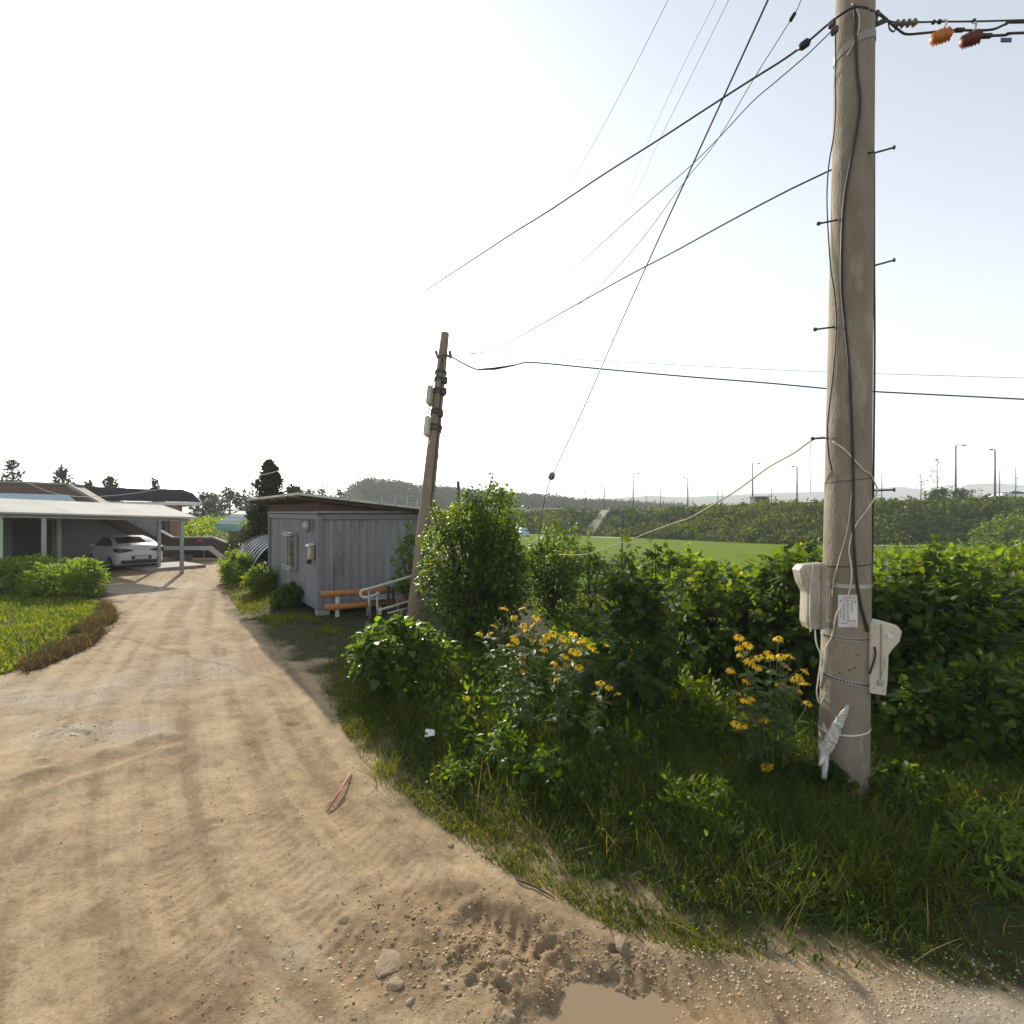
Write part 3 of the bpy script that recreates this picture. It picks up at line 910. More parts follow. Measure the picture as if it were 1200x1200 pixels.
sb = MB(); sb.box(P(1032, 800, 4.35), (0.05, 0.02, 0.05), bev=.006); sb.tube(catmull([P(1033, 792, 4.34), P(1037, 780, 4.34), P(1037, 772, 4.345)], 4), 0.004, 6); sb.build("latch", M['galv'], mb2, False, True)
sb = MB(); sb.tube(catmull([P(1019, 790, 4.35), P(1024, 775, 4.335), P(1026, 766, 4.34), P(1025, 758, 4.345)], 4), 0.008, 6); sb.build("cable_entry", M['black'], mb2, False, True)
for x_, y_ in ((1024, 738), (1046, 741), (1024, 806), (1036, 809)):
    sb = MB(); q_ = P(x_, y_, 4.362); sb.tube([q_, q_ + Vector((0, -.006, 0))], .007, 8); sb.build("screw", M['galv'], mb2, False, True)
for x_, y_ in ((957, 667), (957, 733)):
    sb = MB(); q_ = P(x_, y_, 4.442); sb.tube([q_, q_ + Vector((0, -.006, 0))], .006, 8); sb.build("screw", M['galv'], mbx, False, True)
sb = MB(); sb.box(P(1043, 746, 4.352), (.05, .012, .035), bev=.004); sb.build("rating_plate", M['notice'], mb2, False, True)
sb = MB(); q_ = P(1028, 815, 4.45); sb.tube([q_ + Vector((0, 0, .02)), q_ + Vector((0, 0, -.05))], .018, 10); sb.build("gland", M['dark_metal'], mb2, False, True)
# bracket from pole to the boxes
for px_, py_, dd_ in ((964, 684, 4.5), (965, 731, 4.5), (1019, 750, 4.52), (1018, 800, 4.52)):
    sb = MB(); sb.box(P(px_, py_, dd_), (0.10, 0.03, 0.05)); sb.build("bracket", M['galv'], pole, False, True)
# notice plate curved round the shaft
def on_pole_quad(x0, y0, x1, y1, off, n=6):
    vs = []; fs = []
    for i in range(n + 1):
        for j in (0, 1):
            vs.append(on_pole(x0 + (x1 - x0) * i / n, (y0, y1)[j], off))
    for i in range(n):
        fs.append((2 * i, 2 * i + 1, 2 * i + 3, 2 * i + 2))
    return vs, fs
mb = MB(); mb.add(*on_pole_quad(982, 697, 1005, 735, 0.006)); notice = mb.build("notice", M['notice'], pole, True, True)
notice['label'] = "small white notice with red and black lettering"
red = MB(); blk = MB()
def glyph(mbx_, cx, cy, s, seed):
    r_ = random.Random(seed)
    k = s / 2
    forms = [[(-1, -.8, 1, -.8), (0, -.8, 0, .1), (-1, .3, 1, .3), (-.7, .9, .7, .9), (.7, .3, .7, .9)],
             [(-1, -.9, 0, -.9), (-1, -.9, -1, 0), (-1, 0, 0, 0), (.5, -1, .5, .2), (.5, -.4, 1, -.4), (-.6, .9, .8, .9), (-.6, .4, -.6, .9)],
             [(-.8, -.9, .8, -.9), (-.8, -.9, -.8, -.1), (-.8, -.1, .8, -.1), (.8, -.9, .8, -.1), (-1, .4, 1, .4), (0, .4, 0, 1)]]
    for x0, y0, x1, y1 in r_.choice(forms):
        w = 0.16 * s
        if abs(x0 - x1) > abs(y0 - y1):
            q = (cx + x0 * k, cy + y0 * k - w / 2, cx + x1 * k, cy + y0 * k + w / 2)
        else:
            q = (cx + x0 * k - w / 2, cy + y0 * k, cx + x0 * k + w / 2, cy + y1 * k)
        mbx_.add(*on_pole_quad(*q, 0.0075, 1))
for i, x in enumerate((989.5, 993, 996.5, 1000.5)): glyph(red, x, 700.3, 3.0, i)
for i, (x, y0, nn) in enumerate(((998.2, 705, 4), (993.7, 704.6, 7), (989.2, 706.5, 6), (985.2, 704, 1), (1002.3, 705.5, 1))):
    for k in range(nn): glyph(blk, x, y0 + k * 3.7, 2.5, i * 9 + k)
for k in range(3): glyph(blk, 985.2, 716 + k * 3.2, 2.0, 70 + k)
for k in range(3): glyph(blk, 987 + k * 2.6, 730.5, 1.8, 90 + k)
red.build("lettering", M['red_print'], notice, False, True); red = MB()
for i, x in enumerate((997.5, 1001.5)): glyph(red, x, 728.5, 3.4, 40 + i)
for i, x in enumerate((996.5, 999.5, 1002.5)): glyph(red, x, 733, 2.2, 50 + i)
red.build("lettering", M['red_print'], notice, False, True)
blk.build("lettering", M['black_print'], notice, False, True)
rs_ = np.random.default_rng(17)
for k in range(16):
    x_, y_ = rs_.uniform(974, 1010), rs_.choice([rs_.uniform(765, 800), rs_.uniform(600, 900)])
    w_, h_ = rs_.uniform(1.5, 6), rs_.uniform(.6, 2.0)
    sb = MB(); sb.add(*on_pole_quad(x_, y_, x_ + w_, y_ + h_, 0.0022, 2)); sb.build("paint_mark", M['plain_concrete'] if k % 3 else M['bark'], pole, True, True)
# cables fixed to the pole
def pole_cable(name, pts, r, mat, label=None, off=None):
    mb = MB()
    q = [on_pole(x, y, (off if off is not None else r + 0.003)) for x, y in pts]
    mb.tube(catmull(q, 6), r, 8)
    o = mb.build(name, mat, pole, True, True)
    if label: o['label'] = label
    return o
pole_cable("cable", [(1001, 6), (1003, 45), (1004, 80), (1008, 120), (1003, 160), (997, 190), (990, 230), (987, 270), (986, 330), (990, 380), (995, 430), (998, 490), (1000, 560), (1000, 620), (1003, 670), (1008, 705), (1014, 728), (1017, 740)], 0.011, M['black'], "black cable stapled down the front")
pole_cable("cable", [(998, 4), (1004, 12), (1007, 22), (1006, 35), (1001, 50), (993, 64)], 0.006, M['cord'], "short pale cord end near the top")
pole_cable("cord", [(976, 517), (990, 527), (1003, 541), (1012, 551), (1020, 556), (1025, 566), (1028, 574), (1024, 585), (1016, 597), (1004, 613), (998, 628), (995, 645), (998, 668), (996, 690), (989, 708), (981, 718), (977, 735), (974, 748), (968, 760), (965, 785), (961, 806)], 0.0065, M['cord'], "pale cord winding down the shaft")
pole_cable("cord", [(1001, 556), (998, 580), (993, 620), (985, 650), (977, 680), (975, 700)], 0.004, M['cord'], "thin pale cord slanting to the left meter box")
mb = MB(); mb.tube(catmull([P(979, 40, 4.4), P(979, 90, 4.42), P(978, 150, 4.44), P(971, 195, 4.44), P(969, 240, 4.44), P(973, 310, 4.44), P(978, 345, 4.43), P(980, 385, 4.42), P(976, 440, 4.42), P(970, 495, 4.42), P(971, 530, 4.42), P(975, 552, 4.42)], 6), 0.006, 6)
mb.build("cable", M['black'], pole, True, True)['label'] = "loose black cable hanging off the left edge"
mb = MB(); mb.tube(catmull([P(1024.5, 180, 4.5), P(1024.5, 300, 4.5), P(1025, 420, 4.5), P(1023, 600, 4.48), P(1020, 740, 4.46), P(1017, 800, 4.45), P(1016, 860, 4.44)], 6), 0.008, 6)
mb.build("conduit", M['black'], pole, True, True)
mb = MB(); mb.tube(catmull([P(955, 738, 4.42), P(957, 755, 4.40), P(962, 770, 4.39), P(959, 795, 4.36), P(957, 812, 4.34), P(961, 824, 4.34), P(967, 812, 4.32)], 6), 0.006, 6)
mb.build("cord", M['cord'], pole, True, True)
# clamp + insulator gear at the top
mb = MB()
for q in ((975, 28), (978, 36)):
    mb.box(P(q[0], q[1], 4.48), (0.035, 0.06, 0.06), 0.4, 0.008)
mb.build("clamp", M['dark_metal'], pole, False, True); mb = MB()
for q in ((1024, 25), (1026, 18)):
    mb.box(P(q[0], q[1], 4.48), (0.035, 0.06, 0.06), 0.4, 0.008)
mb.tube([P(1026, 30, 4.5), P(1040, 24, 4.5)], 0.014, 8)
mb.tube([P(1028, 14, 4.5), P(1040, 24, 4.5)], 0.012, 8)
mb.build("clamp", M['dark_metal'], pole, False, True)

# white plastic wrapped and tied at the foot of the pole
t = thing("plastic_wrap", "white plastic sheet twisted into a cone and tied at the pole foot", "plastic sheet", on_pole(978, 860, 0.03))
mb = MB()
pts = [on_pole(994, 826, 0.012), on_pole(990, 834, 0.03), on_pole(984, 845, 0.04), on_pole(976, 862, 0.045), on_pole(970, 874, 0.04), on_pole(966, 880, 0.05)]
pth = catmull(pts, 9)
mb.tube(pth, [(0.010 + 0.034 * min(1, i / 27)) * (1 + .03 * math.sin(i * .7)) for i in range(len(pth))], 22)
mb.v = [(x + .0045 * math.sin(37 * z * 9 + 60 * x) + rng.normal() * .0016, y + .0045 * math.sin(41 * z * 7 + 80 * x + 1) + rng.normal() * .0016, z + rng.normal() * .0016) for x, y, z in mb.v]
mb.build("sheet", M['plastic_wrap'], t, False, True)
mb = MB()
mb.tube(catmull([on_pole(966, 880, .045), P(964, 890, 4.33), P(960, 897, 4.32)], 4), [0.03, .03, .028, .025, .02, .02, .016, .012, .008], 7)
mb.tube(catmull([on_pole(968, 880, .045), P(967, 895, 4.33), P(966, 912, 4.33)], 4), [0.03, .028, .026, .024, .026, .024, .02, .02, .022], 7)
mb.build("tail", M['plastic_wrap'], t, True, True)

# ------------------------------------------------------------------ leaning pole
LB = G(485, 738); LT = P(521.5, 391, 12.6)
lp = thing("leaning_pole", "old weathered concrete pole leaning to the right beside the grey container", "utility pole", LB)
def lpt(t): return LB.lerp(LT, t)
mb = MB(); tt = np.linspace(-0.03, 1, 16)
mb.tube([lpt(t) for t in tt], [0.19 - 0.09 * t for t in tt], 24)
mb.build("shaft", M['old_concrete'], lp, True, True)
def lat(py):
    # parameter along the leaning pole at image row py
    lo, hi = 0.0, 1.0
    for _ in range(30):
        mid = (lo + hi) / 2; q = lpt(mid)
        y = 600 - (q.z - CAM_H) / q.y * 600
        if y > py: lo = mid
        else: hi = mid
    return lo
def lside(px, py, dy=-0.12):
    q = lpt(lat(py)); return P(px, py, q.y + dy)
lean = (LT - LB).normalized()
Ml = lean.to_track_quat('Z', 'Y').to_matrix().to_4x4()
mb = MB(); mb.box(lside(504, 464), (0.10, 0.22, 0.46), M=Ml, bev=.015); mb.build("junction_box", M['beige'], lp, False, True)['label'] = "upper grey junction box"
mb = MB(); mb.box(lside(501.5, 500), (0.12, 0.22, 0.46), M=Ml, bev=.015); mb.build("junction_box", M['meter_white'], lp, False, True)['label'] = "lower pale junction box"
mb = MB(); mb.box(lside(502.5, 518.5), (0.06, 0.05, 0.10), 0.6, bev=.01); mb.build("tag_plate", M['white_paint'], lp, False, True)
mb = MB()
for py, w in ((437, .17), (445, .17), (458, .17), (462, .16), (482, .17), (486, .175), (500, .18), (505, .18)):
    mb = MB(); q = lpt(lat(py)); mb.tube([q - lean * .03, q + lean * .03], w * .86, 16); mb.build("clamp", M['dark_metal'], lp, False, True)
for py, px in ((446, 521), (459, 520), (485, 516)):
    mb = MB(); mb.box(lside(px, py, -0.1), (0.12, 0.18, 0.16), 0.3, bev=.02); mb.build("bracket", M['dark_metal'], lp, False, True)
mb = MB()
for (a, b_) in (((521, 415), (529, 419)), ((520, 416), (513, 418))):
    mb.tube([lside(*a), lside(*b_)], 0.03, 8)
for q in ((506.5, 405), (507, 414), (534, 400)):
    pass
mb.tube([lside(511, 412), lside(513, 420)], [0.04, 0.02], 8); mb.tube([lside(527, 412), lside(528.5, 419)], [0.04, 0.03], 8)
mb.build("insulator", M['ceramic'], lp, False, True)
mb = MB()
mb.tube(catmull([lside(519, 415), lside(513, 440), lside(507, 452), lside(503, 480), lside(500, 492)], 5), 0.012, 6)
mb.tube(catmull([lside(519, 420), lside(516, 470), lside(512, 520), lside(508, 560), lside(503, 610), lside(496, 650, -.2), lside(490, 700, -.2)], 5), 0.014, 6)
mb.tube(catmull([lside(514, 495), lside(518, 501), lside(515, 506), lside(511, 503)], 5), 0.010, 6)
mb.tube(catmull([lside(511, 530), lside(514.5, 535), lside(511, 538)], 5), 0.010, 6)
mb.build("cable", M['black'], lp, True, True)

# ------------------------------------------------------------------ overhead wires
def wire(name, label, pts, r, mat, cat="wire", group=None, z=None, d=None, k=8, parent=None):
    """pts px,py ; z = height kept, or d=(first,last) depth interpolated in 1/d"""
    q = []
    if z is not None:
        q = [P(x, y, (z - CAM_H) * 600 / (600 - y)) for x, y in pts]
    else:
        L = [0]
        for a, b_ in zip(pts[:-1], pts[1:]): L.append(L[-1] + math.hypot(a[0] - b_[0], a[1] - b_[1]))
        for (x, y), l in zip(pts, L):
            t = l / L[-1]
            q.append(P(x, y, 1 / ((1 - t) / d[0] + t / d[1])))
    mb = MB(); mb.tube(catmull(q, k), r, 5)
    o = mb.build(name, mat, parent, True, parent is not None)
    if parent is None: tag(o, label, cat, group)
    return o, q
wire("overhead_wire", "thin overhead wire farthest left, coming down steeply from the top edge", [(783, 0), (735, 95), (690, 178), (650, 243), (610, 303), (560, 372), (520, 420)], 0.0035, M['black'], z=9)
wire("overhead_wire", "faint overhead wire, left of the close pair near the top centre", [(839, 0), (800, 78), (757, 172), (735, 230), (705, 285), (660, 350)], 0.003, M['black'], z=9.6)
wire("overhead_wire", "faint overhead wire, right of the close pair near the top centre", [(854, 0), (812, 85), (770, 170), (745, 225), (700, 300), (640, 385)], 0.0036, M['black'], z=9.2)
o, q = wire("overhead_wire", "thin overhead wire with a dark splice near the top, crossing to the leaning pole", [(960, -40), (939, 0), (930, 18), (883, 93), (840, 165), (803, 212), (740, 295), (677, 358), (597, 414), (527, 417)], 0.005, M['black'], d=(5.4, 12.4))
mb = MB(); a = q[2]; dd = (q[3] - q[2]).normalized(); mb.tube([a - dd * .03, a - dd * .02, a + dd * .05, a + dd * .06], [.006, .02, .022, .006], 8); mb.build("splice", M['black'], o, True, True)
o, q = wire("overhead_cable", "thick black cable sweeping left from the pole top with a dark splice", [(1018, 10), (1000, 9), (975, 25), (943, 52), (915, 72), (875, 97), (830, 126), (770, 165), (705, 206), (645, 246), (600, 274), (565, 297), (490, 346)], 0.0098, M['black'], d=(4.30, 10.6))
mb = MB(); a = q[3]; dd = (q[4] - q[3]).normalized(); mb.tube([a - dd * .05, a - dd * .03, a + dd * .03, a + dd * .06], [.012, .035, .035, .012], 8); mb.build("splice", M['black'], o, True, True)
wire("overhead_wire", "grey wire leaving the pole clamp just below the thick cable", [(977, 34), (945, 65), (910, 95), (880, 121), (840, 164), (803, 200), (750, 245), (700, 290), (660, 325)], 0.0055, M['dark_metal'], d=(4.45, 10.0))
wire("overhead_cable", "black cable wound round the pole below the top and running to the leaning pole", [(1024, 178), (1010, 182), (985, 194), (920, 225), (850, 262), (790, 295), (740, 321), (675, 357), (620, 388), (575, 411), (530, 416)], 0.0082, M['black'], d=(4.36, 12.4))
o, q = wire("overhead_cable", "black cable from the leaning pole running right behind the tall pole, thick splice at left", [(527, 417), (545, 427), (560, 433), (580, 432), (603, 428), (625, 425), (700, 432), (800, 441), (900, 449), (975, 456), (1025, 459), (1200, 468), (1500, 484)], 0.018, M['black'], d=(12.4, 11.0))
mb = MB(); mb.tube([q[2], q[3], q[4]], [.018, .034, .02], 8); mb.build("splice", M['black'], o, True, True)
wire("overhead_wire", "thin faint wire running level just above the black cable behind the pole", [(530, 412), (640, 419), (800, 428), (970, 436), (1200, 443), (1500, 452)], 0.007, M['black'], d=(12.6, 14))
wire("house_cable", "thin pale service cable sagging from the brick house across to the leaning pole", [(33, 566), (60, 577), (95, 582), (140, 580), (185, 574), (250, 566), (322, 553), (420, 520), (505, 480)], 0.010, M['cord'], cat="cable", d=(21, 11.9))
wire("rope", "pale rope strung from the tall pole down over the vegetables towards the bushes", [(975, 513), (955, 514), (930, 531), (900, 548), (870, 570), (850, 583), (810, 606), (790, 613), (760, 624), (740, 632), (700, 646), (680, 650), (655, 650)], 0.0085, M['rope'], cat="rope", d=(4.4, 11))
wire("rope_end", "short loose cord tail hanging straight down left of the tall pole", [(950, 516), (949, 545), (950, 578)], 0.003, M['cord'], cat="cord", d=(4.4, 4.4))
gw = thing("guy_wire", "guy wire with a round insulator slanting down behind the big round bush", "guy wire", G(628, 690))
wire("strand", "", [(935, -77), (900, 0), (803, 212), (740, 350), (710, 418), (680, 487), (647, 558), (640, 578), (634, 610), (628, 660)], 0.0105, M['dark_metal'], d=(4.7, 13.6), parent=gw)
c = P(646.5, 558, 12.6); mb = MB(); mb.tube([c + Vector((-.02, 0, -.10)), c + Vector((-.02, 0, -.07)), c, c + Vector((.02, 0, .07)), c + Vector((.02, 0, .10))], [.02, .07, .085, .07, .02], 12); mb.build("insulator", M['ceramic'], gw, True, True)
mb = MB(); mb.tube([P(641, 617, 12.9), P(634, 640, 13)], .02, 8); mb.build("guard_tube", M['white_paint'], gw, True, True)

# line to the right of the pole top
DR = 4.5
ln = thing("service_line", "service line leaving the pole top to the right with a ribbed insulator", "cable", P(1030, 24, DR))
mb = MB(); mb.tube(catmull([P(1040, 24, DR), P(1050, 26, DR), P(1075, 26, DR), P(1100, 25.5, DR), P(1145, 25, DR), P(1200, 23.5, DR), P(1400, 18, DR), P(1700, 9, DR)], 5), 0.007, 6); mb.build("messenger", M['dark_metal'], ln, True, True)
mb = MB()
a = P(1048, 28.5, DR); b_ = P(1075, 26.5, DR)
pp = []; rr = []
for k in range(25):
    pp.append(a.lerp(b_, k / 24)); rr.append(0.016 + 0.016 * (1 if k % 6 in (2, 3) else 0))
mb.tube(pp, rr, 10); mb.build("insulator", M['ceramic'], ln, True, True)
mb = MB(); mb.tube(catmull([P(1020, 12, 4.4), P(1033, 18, DR), P(1043, 27, DR), P(1053, 35, DR), P(1062, 40, DR), P(1080, 39, DR), P(1100, 37, DR), P(1118, 35.5, DR), P(1160, 35, DR), P(1180, 28, DR), P(1200, 26, DR), P(1400, 26, DR), P(1700, 25, DR)], 6), 0.010, 6)
mb.tube([P(1119, 35.5, DR), P(1129, 35.2, DR)], 0.018, 8)
mb.build("cable", M['black'], ln, True, True)
mb = MB(); mb.tube(catmull([P(1022, 30, DR), P(1038, 22, DR), P(1042, 33, DR), P(1047, 37, DR), P(1050, 32, DR), P(1046, 28, DR)], 6), 0.007, 6)
mb.tube(catmull([P(1140, 45, DR - .1), P(1150, 42.5, DR - .1), P(1180, 41, DR - .1), P(1200, 38.5, DR - .1), P(1400, 36, DR), P(1700, 33, DR)], 6), 0.010, 6)
mb.tube([P(1150, 42.4, DR - .1), P(1161, 42, DR - .1)], 0.02, 8)
mb.build("cable", M['black'], ln, True, True)
for px_, py_, sz_ in ((1094, 26, .03), (1101, 25.5, .04), (1141, 24.5, .025)):
    mb = MB(); mb.box(P(px_, py_, DR), (sz_, .03, .03), .3, .006); mb.build("clip", M['black'], ln, False, True)
def cover(px, py, lab, mat, d):
    t = thing("connector_cover", lab, "connector cover", P(px, py, d), 0, "connector covers on the service line")
    mb = MB()
    a = P(px - 11, py + 4, d); b_ = P(px + 11, py - 3, d)
    n = 12
    mb.tube([a.lerp(b_, k / n) for k in range(n + 1)], [0.045 + (0.012 if k % 3 == 1 else 0) - 0.015 * (abs(k - 6) / 6) ** 3 for k in range(n + 1)], 8)
    for k in range(6):
        q = a.lerp(b_, (k + .5) / 6) + Vector((0, 0, -.05)); mb.tube([q, q + Vector((-.006, 0, -.022))], [.012, .003], 6)
    for k in (3, 5.4):
        q = a.lerp(b_, k / 6) + Vector((0, 0, .04)); mb.tube([q, q + Vector((.004, 0, .022))], [.012, .008], 6)
    mb.build("shell", mat, t, True, True)
    mb = MB(); mb.tube(catmull([P(px + 1, py - 6, d), P(px + 5, py - 12, d), P(px + 6, py - 18, d), P(px + 3, py - 18, d)], 5), .008, 6); mb.build("hook", M['cord'], t, True, True)
cover(1103, 42, "orange ribbed connector cover hooked to the service line by the pole top", M['orange_cover'], DR - .02)
cover(1138, 45, "dark maroon ribbed connector cover hooked to the service line", M['maroon_cover'], DR - .1)
mb = MB(); mb.box(P(1179, 47, DR - .1), (0.095, 0.012, 0.038), bev=.004)
mb.tube([P(1174, 45, DR - .1), P(1174, 41.5, DR - .1)], .0015, 4); mb.tube([P(1184, 45, DR - .1), P(1184, 41, DR - .1)], .0015, 4)
tag(mb.build("line_tag", M['blue_tag']), "small blue tag hanging under the service line", "tag")

# ------------------------------------------------------------------ container shed
CT = (-4.67, 12.3, 0.0); CR = math.atan2(0.586, 0.81)
ct = thing("container_shed", "grey corrugated container shed with a flat overhanging roof and barred window", "shed", CT, CR)
W, L, Z0, Z1 = 3.0, 5.9, 0.14, 2.44
def corrug(axis, length, z0, z1, off, out, pitch=0.21, dep=0.035):
    """corrugated wall in local coordinates along axis ('x' or 'y')"""
    prof = []
    k = 0.10
    while k < length - 0.10:
        prof += [(k, 0), (k + pitch * .34, 0), (k + pitch * .5, dep), (k + pitch * .84, dep)]
        k += pitch
    prof = [(0.10, 0)] + [p for p in prof if p[0] < length - .1] + [(length - 0.10, 0)]
    vs = []; fs = []
    for a, o_ in prof:
        for z in (z0, z1):
            vs.append((a, off + out * o_, z) if axis == 'x' else (off + out * o_, a, z))
    for i in range(len(prof) - 1):
        fs.append((2 * i, 2 * i + 2, 2 * i + 3, 2 * i + 1))
    return vs, fs
for off_, o_ in ((0.05, 1), (L - .05, -1)):
    mb = MB(); mb.add(*corrug('x', W, Z0 + .1, Z1 - .1, off_, o_)); mb.build("end_wall", M['container'], ct)
for off_, o_ in ((0.05, 1), (W - .05, -1)):
    mb = MB(); mb.add(*corrug('y', L, Z0 + .1, Z1 - .1, off_, o_, 0.19)); mb.build("side_wall", M['container'], ct)
fr = MB()
for x in (0.06, W - .06):
    for y in (0.06, L - .06):
        fr.box((x, y, (Z0 + Z1) / 2), (0.14, 0.14, Z1 - Z0), bev=.012)
for z, h in ((Z0 + .06, .12), (Z1 - .06, .12)):
    for y in (0.045, L - .045): fr.box((W / 2, y, z), (W - .28, 0.09, h))
    for x in (0.045, W - .045): fr.box((x, L / 2, z), (0.09, L - .28, h))
fr.build("frame", M['container_frame'], ct)
mb = MB(); mb.box((W / 2, L / 2, Z0 + .02), (W - .2, L - .2, .04)); mb.build("floor_plate", M['dark_metal'], ct)
mb = MB(); mb.box((W / 2, L / 2, Z1 - .015), (W - .2, L - .2, .03)); mb.build("top_plate", M['container_frame'], ct)
for x in (.15, W - .15):
    for y in (.15, L - .15):
        mb = MB(); mb.box((x, y, Z0 / 2 - .015), (.28, .28, Z0 + .02)); mb.build("footing_block", M['plain_concrete'], ct)
# timber course under the roof
mb = MB()
zr = lambda x: 2.88 - 0.105 * (x + .45)
def course(x0, x1, y, nx):
    pass
mb.prism([(0.02, 0.03, Z1 + .003), (W - .02, 0.03, Z1 + .003), (W - .02, .03, zr(W) - .09), (0.02, .03, zr(0) - .09)], (0, .12, 0))
mb.prism([(0.02, L - .15, Z1 + .003), (W - .02, L - .15, Z1 + .003), (W - .02, L - .15, zr(W) - .09), (0.02, L - .15, zr(0) - .09)], (0, .12, 0))
mb.box((.08, L / 2, (Z1 + zr(0) - .10) / 2), (.11, L - .32, zr(0) - .10 - Z1)); 
mb.build("timber_course", M['shed_brick'], ct)
mb = MB()
mb.box((-.012, L * .5, Z1 + .05), (.03, L + .1, .05)); mb.box((W / 2, -.012, Z1 + .06), (W + .1, .03, .05))
mb.build("batten", M['board'], ct)
xr0, xr1, yr0, yr1 = -.55, W + .45, -.45, L + .75
mb = MB(); mb.prism([(xr0, yr0, zr(xr0)), (xr1, yr0, zr(xr1)), (xr1, yr0, zr(xr1) + .055), (xr0, yr0, zr(xr0) + .055)], (0, yr1 - yr0, 0))
rf = mb.build("roof", M['roof_sheet'], ct)
mb = MB()
for k in range(6):
    y = yr0 + .25 + k * (yr1 - yr0 - .5) / 5
    mb.prism([(xr0 + .08, y, zr(xr0 + .08) - .003), (xr1 - .08, y, zr(xr1 - .08) - .003), (xr1 - .08, y, zr(xr1 - .08) - .085), (xr0 + .08, y, zr(xr0 + .08) - .085)], (0, .05, 0))
mb.build("rafter", M['roof_under'], rf)
# window on the side wall (local x = 0 face)
wy, wz = 2.55, 1.42
win = MB(); win.box((.0, wy, wz), (.09, 0.92, 1.02), bev=.01); win = win.build("window", M['galv'], ct)
mb = MB(); mb.box((-.04, wy - .22, wz), (.02, 0.40, .90)); mb.box((-.046, wy + .22, wz), (.02, 0.40, .90)); mb.build("pane", M['glass'], win)
mb = MB()
for k in range(6): mb.tube([(-.16, wy - .45 + .18 * k, wz - .50), (-.16, wy - .45 + .18 * k, wz + .50)], .008, 6)
for z in (-.5, -.42, .44, .5):
    mb.tube([(-.05, wy - .46, wz + z), (-.16, wy - .46, wz + z), (-.16, wy + .46, wz + z), (-.05, wy + .46, wz + z)], .011, 6)
mb.build("grille", M['galv'], win)
mb = MB(); mb.box((-.04, .42, 1.50), (.14, .24, .34), bev=.03); mb.build("meter", M['beige'], ct)['label'] = "cream electric meter near the front corner"
mb = MB(); mb.prism([(-.13, .26, 1.70), (.0, .26, 1.73), (.0, .26, 1.69), (-.15, .26, 1.66)], (0, .32, 0)); mb.build("meter_hood", M['white_paint'], ct)
mb = MB(); mb.tube([(-.05, .55, 2.02), (-.09, .55, 2.05), (-.12, .55, 2.17), (-.08, .55, 2.26), (-.03, .55, 2.3)], [.04, .09, .10, .07, .02], 12); mb.tube(catmull([(-.05, .55, 2.02), (-.04, .52, 1.9), (-.04, .5, 1.78)], 4), .012, 6)
mb.build("lamp", M['galv'], ct, True)
mb = MB(); mb.box((-.08, .48, 1.27), (.12, .12, .1), bev=.02); mb.build("conduit_box", M['dark_metal'], ct)

# orange pipe barrier in front of the container
v = Vector((0.81, 0.586, 0)); u = Vector((-0.586, 0.81, 0))
b0 = P(376, 600, 11.9); b0.z = 0
bar = thing("pipe_barrier", "orange pipe barrier of two rails on short white posts in front of the container", "barrier", b0, math.atan2(.42, 1))
mb = MB(); mb.tube([(-.0, 0, .585), (1.0, 0, .59), (1.75, 0, .60)], .075, 14); mb.build("rail", M['rust_orange'], bar, True)
mb = MB(); mb.tube([(.08, -.06, .275), (1.1, -.02, .29), (2.0, .02, .30)], .072, 14); mb.build("rail", M['rust_orange'], bar, True)
for x in (.37, 1.35):
    mb = MB(); mb.box((x, .10, .28), (.09, .05, .60), bev=.008); mb.build("post", M['white_paint'], bar)
# bent handrail
hd = 10.4
hr = thing("handrail", "pale bent metal handrail looping in front of the container", "handrail", G(433, 728))
mb = MB()
mb.tube(catmull([P(490, 673, hd + .8), P(470, 679, hd + .5), P(450, 685, hd + .2), P(432, 690, hd), P(425, 691.5, hd), P(422.5, 695, hd), P(424, 699, hd), P(430, 700, hd), P(440, 697, hd + .1), P(444, 694, hd + .1)], 6), .028, 8)
mb.build("rail", M['cord'], hr, True, True)
for (a, b_) in (((432, 690), (433, 728)), ((442, 699), (442, 726))):
    mb = MB(); mb.tube([P(*a, hd), P(*b_, hd)], .02, 8); mb.build("post", M['galv'], hr, True, True)
lr = thing("fallen_rails", "pair of pale bars sloping up low beside the leaning pole", "rails", P(460, 712, 10.8))
mb = MB(); mb.tube([P(444, 715, 10.3), P(462, 710, 10.7), P(481, 704, 11.2)], .026, 8); mb.build("rail", M['cord'], lr, True, True)
mb = MB(); mb.tube([P(455, 718.5, 10.4), P(481, 712, 11.1)], .02, 8); mb.build("rail", M['cord'], lr, True, True)
tb = thing("side_table", "small low grey table beside the bent handrail", "table", G(448, 722), 0.45)
mb = MB(); mb.box((0, 0, .46), (.75, .5, .04), bev=.01); mb.build("tabletop", M['board'], tb)
for x in (-.32, .32):
    for y in (-.2, .2):
        mb = MB(); mb.tube([(x, y, 0), (x, y, .44)], .02, 8); mb.build("leg", M['galv'], tb)
mb = MB(); mb.box((0, .02, .505), (.5, .34, .045), .1, .012)
o = mb.build("folded_tarp", M['film_grey']); o.location = tb.location; o.rotation_euler = tb.rotation_euler; tag(o, "pale folded sheet lying on the small grey table", "folded sheet")
# two dark stakes by wall
mb = MB(); q = P(455, 715, 11.4); q.z = 0; mb.tube([q, q + Vector((0, 0, .85))], .035, 8); tag(mb.build("stake", M['dark_metal']), "dark stake against the container wall, nearer the bent handrail", "stake", "stakes by the container")
mb = MB(); q = P(460.5, 715, 11.7); q.z = 0; mb.tube([q, q + Vector((0, 0, .78))], .035, 8); tag(mb.build("stake", M['dark_metal']), "dark stake against the container wall, nearer the leaning pole", "stake", "stakes by the container")

